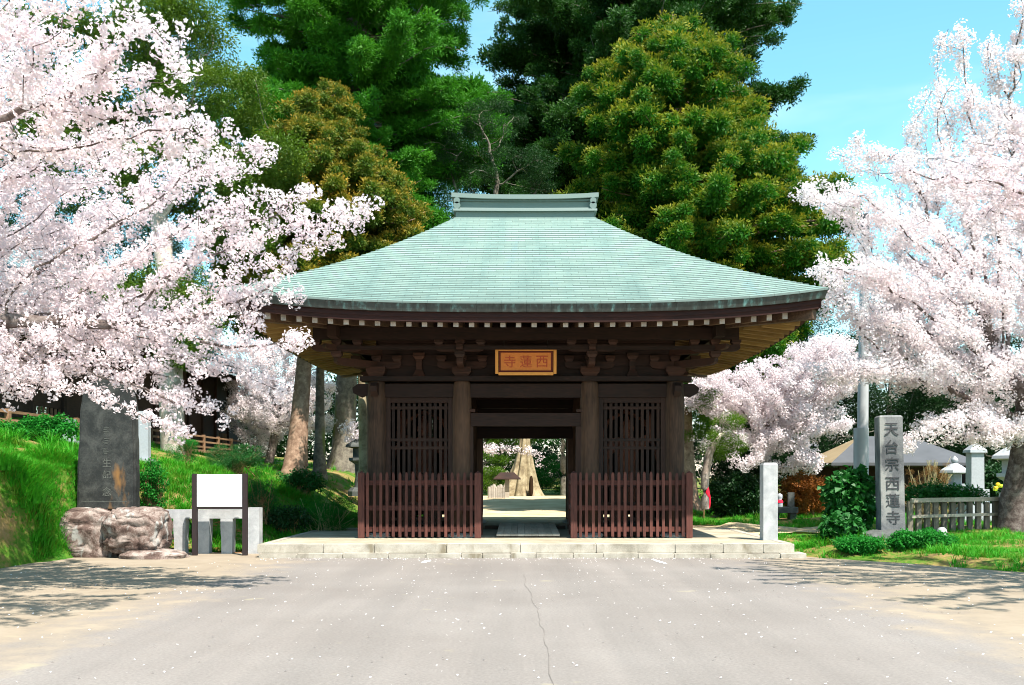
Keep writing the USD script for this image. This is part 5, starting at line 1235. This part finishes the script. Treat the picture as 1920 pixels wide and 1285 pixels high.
# ---------------------------------------------------------------- conifers
def conifer(name, label, base, lean, profile, z_trunk, protos, leafm, barkm, seed, r0, puff=0.62, spacing=0.6, per=5.2, droop=0.22, group=None, lobes=0.25, gap=0.0, start=0.4, stretch=(1, 1, 1)):
    """profile: (height, reach) pairs; limbs leave the trunk in whorls and carry tufts along their outer part"""
    rng = np.random.default_rng(seed)
    base = np.asarray(base, float); zt = max(p[0] for p in profile)
    zs_, rs_ = np.array(sorted(profile)).T
    axis = lambda z: base + np.array([lean[0], lean[1], 0]) * (z - base[2])[..., None] / max(zt - base[2], 1) + np.array([0, 0, 1.0]) * (z - base[2])[..., None]
    t = thing(name, label, "conifer", base, group)
    zz = np.linspace(base[2] - 0.3, zt, 24)
    flare = 1 + 0.45 * np.exp(-(zz - base[2]) * 1.6)
    put(t, "trunk", tube(axis(zz), r0 * flare * np.clip(1 - (zz - base[2]) / (zt - base[2]) * 0.93, 0.05, 1), 16, False), barkm, True)
    L, pos, sc = [], [], []
    z = zs_[0]
    while z < zt - 0.1:
        R = np.interp(z, zs_, rs_); n = max(3, int(per * (0.6 + R / 5)))
        for k in range(n):
            a = rng.uniform(0, 6.283)
            lob = 1 + lobes * (2 * meshkit.noise(np.array([math.cos(a) * 1.6, math.sin(a) * 1.6, z * 0.33]) + seed * 3.1, seed) - 1) * 1.6; lob = min(lob, 1.22)
            l = max(R * lob * rng.uniform(0.75, 1.05), 0.25); zb = z + rng.uniform(-0.3, 0.3)
            d = np.array([math.cos(a), math.sin(a), 0]); p0 = axis(np.array(zb))
            s = np.linspace(0, 1, 6)[:, None]
            p = p0 + d * l * s + np.array([0, 0, 1.0]) * (-droop * l * s + droop * 0.75 * l * s ** 2.2) + rng.normal(0, 0.04, (6, 3)) * s * l * 0.5
            if l > 0.7:
                L.append(tube(p, np.linspace(0.02 + l * 0.012, 0.012, 6), 4, False))
            m = max(1, int((1 - start) * l / (puff * 0.62)))
            for q in range(m):
                if gap and meshkit.noise(np.array([d[0] * l, d[1] * l, z]) * 0.55 + seed) < gap and rng.random() < 0.75:
                    continue
                f = start + (1 - start) * (q + rng.uniform(0.3, 1.0)) / m
                c = np.array([np.interp(f, s[:, 0], p[:, i_]) for i_ in range(3)]) + rng.normal(0, puff * 0.28, 3)
                pos.append(c); sc.append(puff * rng.uniform(0.7, 1.25) * (0.75 + 0.25 * min(l, 2) / 2))
        z += spacing * rng.uniform(0.8, 1.2)
    put(t, "limbs", cat(L), barkm, True, kind="stuff")
    pos, sc = np.array(pos), np.array(sc)
    instancer(t, "foliage", [(p, leafm) for p in protos], pos, sc[:, None] * np.array(stretch))
    return len(pos)
zb = lambda x, y: float(ground_z(x, y))
GRP = None
stat.append(conifer("cedar_tree", "broad cedar with orange tipped foliage towering directly behind the gate roof on the right", (6.2, 38, zb(6.2, 38)), (-0.3, 0), [(4.6, 3.6), (7, 5.4), (9.2, 5.9), (11.7, 5.5), (13.8, 4.8), (15.9, 3.9), (17.9, 2.5), (18.9, 1.2), (19.4, .3)], 4, CEDAR, "leaf_cedar", "bark_cedar", 51, 0.62, 0.55, 0.36, 6.5, lobes=0.34, start=0.35))
stat.append(conifer("cedar_tree", "huge dark cedar rising out of the picture behind the orange tipped cedar", (6.2, 64, zb(6.2, 64)), (1.2, 0), [(8.5, 5), (13, 8), (18, 9.4), (23, 10.6), (28, 11.2), (32, 10.2), (36, 7), (40, 2.5), (41.5, .4)], 7, CEDAR, "leaf_dark_cedar", "bark_dark", 52, 1.0, 0.75, 0.62, 6.0, 0.12, lobes=0.34, gap=0.47, start=0.25))
stat.append(conifer("pine_tree", "tall mid green pine rising out of the picture left of the gate roof", (-8.3, 46, zb(-8.3, 46)), (1.2, 0), [(9, 3.4), (12, 5.4), (16, 6.9), (20, 6.7), (24, 6.0), (28, 4.2), (31, 1.5), (32, .3)], 8, PINE, "leaf_pine", "bark_dark", 53, 0.55, 0.62, 0.46, 5.6, 0.05, lobes=0.4, gap=0.34, start=0.25))
stat.append(conifer("cedar_tree", "rust tinged pointed cedar just above the left end of the gate roof", (-7.35, 32, zb(-7.35, 32)), (0.7, 2.0), [(6.4, 2.6), (8.0, 3.7), (10.6, 3.4), (12.5, 2.5), (14.3, 1.2), (15.2, .3)], 6, CEDAR, "leaf_cedar_orange", "bark_cedar", 54, 0.33, 0.44, 0.27, 7.5, 0.25, lobes=0.14, start=0.3))
stat.append(conifer("cypress_tree", "bright green drooping cypress between the rust tinged cedar and the ridge", (-8.0, 50, zb(-8, 50)), (1.6, 0), [(9.5, 2.8), (14.0, 4.0), (17, 3.3), (19.6, 2.4), (22, .9), (22.6, .2)], 8, DROOP, "leaf_bright", "bark_dark", 55, 0.42, 0.6, 0.45, 5.6, 0.3))
stat.append(conifer("cedar_tree", "thin mossy cedar between the two thick trunks left of the gate", (W(599, 0, 36)[0], 36, zb(-7.4, 36)), (0.1, 0), [(6.5, 1.0), (9, 1.8), (12, 1.4), (15, .4)], 7, CEDAR, "leaf_cedar", "bark_dark", 56, 0.2, 0.55, 0.7, 3.4, 0.3))
stat.append(conifer("cedar_tree", "slim pale cedar trunk tight behind the left fence post", (W(688, 0, 30)[0], 30, zb(-4.8, 30)), (-0.3, 0), [(6.6, .5), (7, .9), (7.6, .5), (7.9, .2)], 7, CEDAR, "leaf_cedar", "bark_ginkgo", 57, 0.22, 0.5, 0.7, 3.0, 0.3))

# ---------------------------------------------------------------- broadleaf trees
def broadleaf(name, label, trunk, blobs, leafm, barkm, seed, r0, puff=0.55, dens=1.0, protos=LEAF, category="tree", group=None, gap=0.3, tip=0.012):
    """blobs: (centre, radii); tufts of leaves near the blobs' surface, limbs grown to reach them"""
    rng = np.random.default_rng(seed)
    P, sc = [], []
    for c, rad in blobs:
        rad = np.asarray(rad, float)
        m = int(dens * 7.0 * (rad[0] * rad[1] + rad[0] * rad[2] + rad[1] * rad[2]) / (3 * puff ** 2))
        d = rng.normal(size=(m, 3)); d /= np.linalg.norm(d, axis=1, keepdims=True)
        q = np.asarray(c) + d * rad * (rng.uniform(0.45, 1, m) ** 0.5)[:, None] * (0.75 + 0.5 * meshkit.noise(d * 1.5 + seed, seed))[:, None]
        P.append(q[meshkit.noise(q * 0.8 / puff * 0.55 + seed, 3) > gap])
    P = np.vstack(P)
    t = thing(name, label, category, trunk[0], group)
    pick = P[rng.permutation(len(P))[:min(len(P), 420)]]
    st = max(0.3, puff * 0.75)
    nodes, par = grow(pick, trunk, st, st * 1.3, 120, seed)
    r = thicken(nodes, par, tip, 2.2, r0)
    nt = max(int(0), 0)
    thick, thin = limbs(nodes, par, r, 0.07, (14, 5))
    put(t, "trunk", cat(thick), barkm, True)
    if thin:
        put(t, "limbs", cat(thin), "bark_dark", True, kind="stuff")
    instancer(t, "foliage", [(p, leafm) for p in protos], P, puff * rng.uniform(0.7, 1.25, len(P)))
    return len(P)
def B(px, py, D, rx, ry, rz):
    return W(px, py, D), (rx, ry, rz)
stat.append(broadleaf("evergreen_tree", "large olive green broadleaf evergreen with pale trunk behind the left cherry", [W(325, 905, 28.5), W(324, 840, 28.5), W(322, 760, 28.5), W(318, 640, 28.5), W(315, 520, 28.6)],
     [B(320, 60, 29, 1.6, 1.6, 1.1), B(400, 190, 29, 1.5, 1.5, 1.0), B(260, 180, 29.5, 1.8, 1.6, 1.2), B(430, 320, 29, 1.2, 1.5, 1.0), B(330, 330, 29.5, 1.8, 1.6, 1.3), B(120, 90, 30, 1.9, 1.6, 1.1), B(140, 300, 30, 1.6, 1.5, 1.3), B(510, 300, 29.5, .9, 1.2, .7), B(450, 430, 29.5, 1.0, 1.2, .9), B(200, 560, 30, 1.6, 1.2, .8), B(312, 560, 28.2, 1.3, 1.0, .8), B(345, 640, 28, .8, .8, .55), B(20, 220, 30, 1.4, 1.4, 1.4)], "leaf_olive", "bark_pale", 61, 0.34, 0.5, 2.0, gap=0.33))
stat.append(broadleaf("evergreen_tree", "dark glossy broadleaf tree with grey branches just left of the roof ridge", [(-3.6, 45, .4), (-3.2, 45, 5), (-1.9, 45, 10)],
     [B(930, 230, 45, 1.7, 1.5, 1.0), B(975, 310, 45, 1.9, 1.6, 1.1), B(880, 350, 45, 1.8, 1.6, 1.2), B(1000, 370, 45, 1.5, 1.5, .9), B(850, 270, 45, 1.5, 1.4, 1.1), B(930, 420, 45, 2.2, 1.6, 1.2)], "leaf_broad", "bark_dark", 62, 0.22, 0.42, 0.75, gap=0.46))
for k, (px, top, D, lab, seed) in enumerate(((1530, 590, 41, "dark evergreen filling the gap between the gate eave and the utility pole", 63), (1660, 560, 43, "dark evergreen behind the utility pole and the inscribed pillar", 64), (1790, 590, 44, "dark evergreen behind the white grave obelisk", 65), (1920, 600, 40, "dark evergreen behind the leaning cherry trunk", 66), (1400, 640, 44, "dark evergreen behind the rounded cherry", 67))):
    b = W(px, 930, D); b[2] = zb(b[0], D)
    h = W(px, top, D)[2]
    stat.append(broadleaf("evergreen_tree", lab, [b, b + [0, 0, h * .35]], [((b[0], D, h * .68), (2.3, 2.0, h * .3)), ((b[0] - 1.2, D - .6, h * .38), (1.7, 1.5, h * .28)), ((b[0] + 1.3, D - .4, h * .40), (1.7, 1.5, h * .3)), ((b[0], D - 1.0, h * .16), (2.4, 1.3, h * .16))], "leaf_shade", "bark_dark", seed, 0.22, 0.5, 0.8, gap=0.25))
stat.append(broadleaf("small_tree", "small green leaved tree with pale trunk right of the gate near the red banner", [W(1322, 955, 26.5), W(1321, 900, 26.5), W(1330, 850, 26.5)], [B(1345, 800, 26.5, .62, .6, .42), B(1370, 840, 26.5, .5, .5, .32), B(1310, 830, 26.5, .4, .4, .35), B(1335, 755, 26.5, .4, .4, .3)], "leaf_lime", "bark_pale", 68, 0.11, 0.24, 0.9, gap=0.4, tip=0.006))
stat.append(broadleaf("evergreen_tree", "dark evergreens rising behind the temple hall's roof", [W(250, 900, 57), W(250, 800, 57), W(250, 650, 57)], [B(250, 470, 57, 3.6, 2.5, 2.6), B(90, 430, 58, 3.4, 2.5, 3.0), B(400, 540, 57, 3.0, 2.2, 2.4), B(330, 640, 56, 3.2, 2, 1.6), B(150, 600, 57, 3, 2, 2)], "leaf_shade", "bark_dark", 69, 0.4, 0.7, 1.0, gap=0.3))
# through the opening of the gate
gk = thing("ginkgo_tree", "ancient giant ginkgo trunk with flaring hollow base seen through the gate opening", "tree", W(978, 935, 57))
gb = W(978, 937, 57)
zz = np.linspace(0, 1, 26); an = np.arange(56) * 2 * np.pi / 56
rad = 0.27 + 0.82 * np.maximum(1 - zz * 1.42, 0) ** 1.4 + 0.32 * np.exp(-zz * 10)
vv = []
for q, (f, r) in enumerate(zip(zz, rad)):
    rib = 1 + (0.22 * np.sin(an * 7 + 2 * f) + 0.12 * np.sin(an * 13 + 1.3)) * (1 - 0.6 * f) + 0.15 * (meshkit.noise(np.stack([np.cos(an) * 2, np.sin(an) * 2, an * 0 + f * 6], -1), 4) - .5)
    vv.append(np.stack([gb[0] + 0.25 * f + r * rib * np.cos(an), gb[1] + r * rib * np.sin(an), np.full(56, gb[2] - .15 + f * 5.2)], -1))
vv = np.vstack(vv); q, w = np.meshgrid(np.arange(25), np.arange(56), indexing="ij"); a = q * 56 + w; b = q * 56 + (w + 1) % 56
put(gk, "trunk", (vv, np.vstack([np.stack([a, b, b + 56], -1).reshape(-1, 3), np.stack([a, b + 56, a + 56], -1).reshape(-1, 3)])), "bark_ginkgo", True)
hl = W(996, 912, 55.6)
put(gk, "hollow", rock((hl[0], 55.85, hl[2]), (.12, .22, .6), 3, 3, .15), "hollow_shade", True)  # solid dark lump; its colour stands in for shade inside a hollow
put(gk, "limb", cat([tube([gb + [.25, 0, 4.9], gb + [.6, -.3, 6.5], gb + [.2, -.4, 9.5]], [.3, .24, .12], 12), tube([gb + [.3, 0, 4.6], gb + [-1.4, .2, 6.4], gb + [-2.2, .3, 9]], [.22, .18, .08], 10)]), "bark_ginkgo", True)
stat.append(broadleaf("evergreen_tree", "dark trunked green tree seen through the gate opening right of the giant trunk", [W(1056, 936, 58), W(1058, 890, 58), W(1054, 845, 58)], [((2.9, 58, 5.0), (2.2, 1.6, 1.5)), ((4.2, 58.5, 3.6), (1.6, 1.2, 1.2)), ((1.6, 59, 4.6), (1.4, 1.2, 1.0))], "leaf_bright", "bark_dark", 71, 0.2, 0.5, 0.9, gap=0.3))
stat.append(broadleaf("evergreen_tree", "olive tree seen through the gate opening at the left behind the roofed post", [(-2.6, 62, .4), (-2.5, 62, 2)], [((-2.4, 62, 3.0), (2.4, 1.6, 1.3)), ((-.6, 62.5, 4.6), (2.4, 1.6, 1.4)), ((-3.2, 61.5, 5.2), (2, 1.6, 1.5))], "leaf_lime", "bark_dark", 72, 0.2, 0.5, 0.9, gap=0.3))
for k, (x, D, rx, h, m_, lab) in enumerate(((3.0, 64, 2.6, 2.6, "leaf_bright", "bright green shrub seen through the gate right of the giant trunk"), (-1.8, 60, 1.6, 1.7, "leaf_lime", "yellow green shrub seen through the gate left of the giant trunk"), (0.6, 68, 3.0, 3.4, "leaf_shade", "shaded shrub seen through the gate behind the giant trunk"))):
    stat.append(broadleaf("garden_shrub", lab, [(x, D, .3), (x, D, .9)], [((x, D, .4 + h * .5), (rx, 1.2, h * .5))], m_, "bark_dark", 73 + k, .08, .42, 1.1, category="shrub", gap=.15))

# ---------------------------------------------------------------- shrubs and plants near the gate
def shrub(name, label, c, size, leafm, seed, n, puff, stems=0, stemm="bare_stem", h0=0.0, protos=LEAF, category="shrub", over=1.0):
    rng = np.random.default_rng(seed)
    x, y = c; z = zb(x, y)
    t = thing(name, label, category, (x, y, z))
    size = np.asarray(size, float)
    d = rng.normal(size=(n, 3)); d /= np.linalg.norm(d, axis=1, keepdims=True)
    p = np.array([x, y, z + h0 + size[2]]) + d * size * (rng.random(n) ** 0.45)[:, None]
    p[:, 2] = np.maximum(p[:, 2], z + 0.04)
    if stems:
        ss = []
        for k in range(stems):
            e = p[rng.integers(n)]; b = np.array([x, y, z - .05]) + np.array([rng.normal(0, size[0] * .25), rng.normal(0, size[1] * .25), 0])
            mid = (b + e) / 2 + [0, 0, .1 * size[2]]
            ss.append(tube([b, mid, e + (e - mid) * 0.1 * over], [.011, .008, .004], 4, False))
        put(t, "stems", cat(ss), stemm, True, kind="stuff")
    instancer(t, "foliage", [(q, leafm) for q in protos], p, puff * rng.uniform(.7, 1.3, n))
xy = lambda px, D: (W(px, 0, D)[0], D)
shrub("leafy_shrub", "bright green shrub with yellow stems on the slope left of the picket fence", xy(612, 23.2), (.72, .6, .55), "leaf_fresh", 81, 150, .13, 70, "pale_stem", .1, over=2)
shrub("leafy_shrub", "sparse green shrub with reddish stems behind the notice board's right post", xy(487, 22.5), (.45, .4, .5), "leaf_ivy", 82, 60, .13, 60, "bare_stem", .15, over=2)
shrub("leafy_shrub", "upright shrub of reddish stems and fresh leaves right of the slate monument", xy(285, 20.6), (.30, .3, .62), "leaf_fresh", 83, 110, .09, 60, "bare_stem", .2, over=2, protos=LEAFY)
shrub("leafy_shrub", "low bright shrub in front of the hall's veranda above the notice board", xy(432, 27), (.9, .5, .4), "leaf_ivy", 84, 90, .16, 60, "bare_stem", .05, over=2)
shrub("leafy_shrub", "thin leafy stems before the pale evergreen trunk", xy(348, 25.5), (.45, .4, .4), "leaf_fresh", 95, 45, .12, 30, "bare_stem", .05)
shrub("leafy_shrub", "low weedy shrub on the slope above the stone barrier's end post", xy(535, 22.6), (.5, .4, .3), "leaf_hedge", 96, 90, .13, 40, "bare_stem", .05, protos=LEAFY, over=2)
shrub("leafy_shrub", "green weeds behind the stone barrier's beam", xy(318, 20.4), (.5, .25, .22), "leaf_fresh", 97, 80, .10, 20, "bare_stem", .02, protos=LEAFY)
shrub("leafy_shrub", "weedy clump beside the brown cedar trunk's foot", xy(560, 28.5), (.7, .4, .35), "leaf_ivy", 98, 90, .14, 40, "bare_stem", .03, protos=LEAFY, over=2)
shrub("leafy_shrub", "dark weeds high on the bank above the slate monument's left shoulder", xy(70, 22.6), (1.0, .4, .3), "leaf_fresh", 99, 130, .13, 30, "bare_stem", .02, protos=LEAFY)
shrub("clipped_shrub", "rounded dark green glossy shrub right of the gate", xy(1383, 31), (.95, .8, .72), "leaf_hedge", 85, 420, .19, 12, protos=LEAFY)
shrub("rust_shrub", "rust orange shrub with pink tips behind the square stone post", xy(1508, 31.5), (.85, .7, .72), "leaf_rust", 86, 230, .14, 60, "bare_stem", .05, protos=LEAFY)
shrub("brown_shrub", "pale brown shrub between the rust shrub and the orange stake", xy(1545, 32.5), (.55, .5, .55), "leaf_brown", 87, 170, .16, 40)
IVY = [leaf_puff(s, 26, .85, .75, .8, .15, .35) for s in (21, 22, 23)]
shrub("ivy_bush", "big leaved bright green ivy bush left of the inscribed pillar", xy(1592, 20.6), (.48, .45, .72), "leaf_ivy", 88, 150, .16, 25, protos=IVY)
shrub("ivy_bush", "low big leaved ivy patch left of the pillar's dark rock", xy(1578, 19.6), (.36, .3, .24), "leaf_ivy", 89, 60, .14, 5, protos=IVY)
shrub("leafy_shrub", "clipped low leaves along the top of the weathered fence", xy(1765, 24.4), (1.2, .3, .22), "leaf_ivy", 90, 110, .14, 30, h0=.62, protos=LEAFY)
shrub("bare_shrub", "leafless tangle of tan branches behind the weathered fence", xy(1745, 27.5), (1.0, .6, .85), "leaf_brown", 91, 60, .12, 150, "pale_stem", .1, over=3)
shrub("ground_cover_plant", "low dense green leaves spilling round the pillar's dark rock", xy(1728, 18.5), (.62, .36, .15), "leaf_fresh", 92, 300, .10, 0, protos=LEAFY)
shrub("ground_cover_plant", "low green leaves along the grass edge left of the dark rock", xy(1612, 18.4), (.5, .3, .14), "leaf_fresh", 93, 160, .09, 0, protos=LEAFY)
shrub("leafy_shrub", "glossy green shrub behind the white grave obelisk", xy(1872, 33), (.9, .6, .8), "leaf_hedge", 94, 220, .22, 10, protos=LEAFY)

def long_grass(px, D, h, label, seed, dy=0):
    x, y = xy(px, D)
    put("/World", "grass_clump", tuple(a_ if k else a_ * h + np.array([x, y, zb(x, y) - .03]) for k, a_ in enumerate(grass_tuft(seed, 130, 1.0, .035, .9, 5, 1.0))), "grass_blade", label=label, category="grass clump")
long_grass(62, 17.6, .62, "long arching grass clump left of the boulders", 101)
long_grass(20, 20.5, .6, "dark long grass clump at the left edge of the bank", 102)
long_grass(95, 21.5, .6, "long pale green grass clump high on the bank left of the monument", 103)
long_grass(135, 20.6, .6, "long grass clump touching the monument's left side", 104)
long_grass(345, 21.3, .42, "long grass clump behind the notice board's left post", 105)
long_grass(5, 17.2, .5, "long grass clump at the bank's foot at the far left", 106)

# lawn and bank grass, fallen leaves
TUFT = [grass_tuft(s, 15, 1.0, .07, .9, 3, .8) for s in (201, 202, 203)]
def grass(label, region, n, hmin, hmax, dry):
    x0, x1, y0, y1 = region
    x, y = RNG.uniform(x0, x1, n), y0 + (y1 - y0) * RNG.random(n) ** 1.3
    k = (y > toe(x) + 0.12) & ~((x > -5.0) & (x < 5.3) & (y < 27.2)) & ~((x > 4.2) & (x < 7.9) & (y > 21.8) & (y < 25.6)) & (np.abs(x - 1 - (y - 27) * .04) > 3.6 + np.clip((y - 30) * .1, 0, 4) * (y < 57)) | ((y > 27) & (np.abs(x) > 7.5))
    k &= (y > toe(x) + 0.1)
    x, y = x[k], y[k]
    pn = meshkit.fbm(np.stack([x * .55, y * .55, 0 * x], -1), 4, 9)
    k = RNG.random(len(x)) < np.clip(1.25 - 3.6 * np.clip(pn - 0.44, 0, 1) - 0.2, 0.06, 1)
    x, y = x[k], y[k]
    z = ground_z(x, y) - .02
    h = RNG.uniform(hmin, hmax, len(x)) * (0.45 + 1.5 * meshkit.noise(np.stack([x * 1.6, y * 1.6, 0 * x], -1), 4) ** 2)
    sc = np.stack([h * 1.1, h * 1.1, h], -1)
    idx = np.where(RNG.random(len(x)) < dry, 3, RNG.integers(0, 3, len(x)))
    instancer("/World", "grass", [(t_, "grass_blade") for t_ in TUFT] + [(TUFT[0], "grass_dry")], np.stack([x, y, z], -1), sc, idx=idx, label=label, category="grass")
grass("uneven bright grass over the left bank", (-13.5, -4.5, 14, 30), 30000, .10, .24, .3)
grass("thick grass on the steep foot of the left bank", (-13, -8.2, 14.2, 19.6), 12000, .12, .28, .25)
grass("bright lawn right of the gate and round the graves", (4.6, 15, 14.5, 44), 24000, .09, .20, .24)
grass("sparse grass beyond the gate and the far left bank", (-20, 14, 28, 60), 9000, .12, .25, .25)
n = 260
x, y = RNG.uniform(-7.2, -4.6, n), RNG.uniform(18.9, 21.5, n); k = y > toe(x) - .3; x, y = x[k], y[k]
put("/World", "fallen_leaves", cat([rock((a_, b_, float(ground_z(a_, b_)) + .03), (.05, .03, .012), q % 7, 0, .3) for q, (a_, b_) in enumerate(zip(x, y))]), "old_leaf", kind="stuff", label="brown fallen leaves under the stone barrier", category="leaves")

# far woodland closing the view behind everything
rw = np.random.default_rng(77)
fx = np.concatenate([rw.uniform(-75, 75, 900)]); fy = 92 + rw.uniform(0, 10, 900) + 0.002 * fx ** 2; fz = rw.uniform(0, 1, 900) ** .8 * (8 + 3 * meshkit.noise(np.stack([fx * .08, fx * 0, fx * 0], -1), 1)) + .5
instancer("/World", "far_woods", [(p, "leaf_shade") for p in LEAF], np.stack([fx, fy, fz], -1), rw.uniform(1.6, 2.6, 900), label="far off band of dark woodland behind the temple grounds", category="woods")
print(stat)
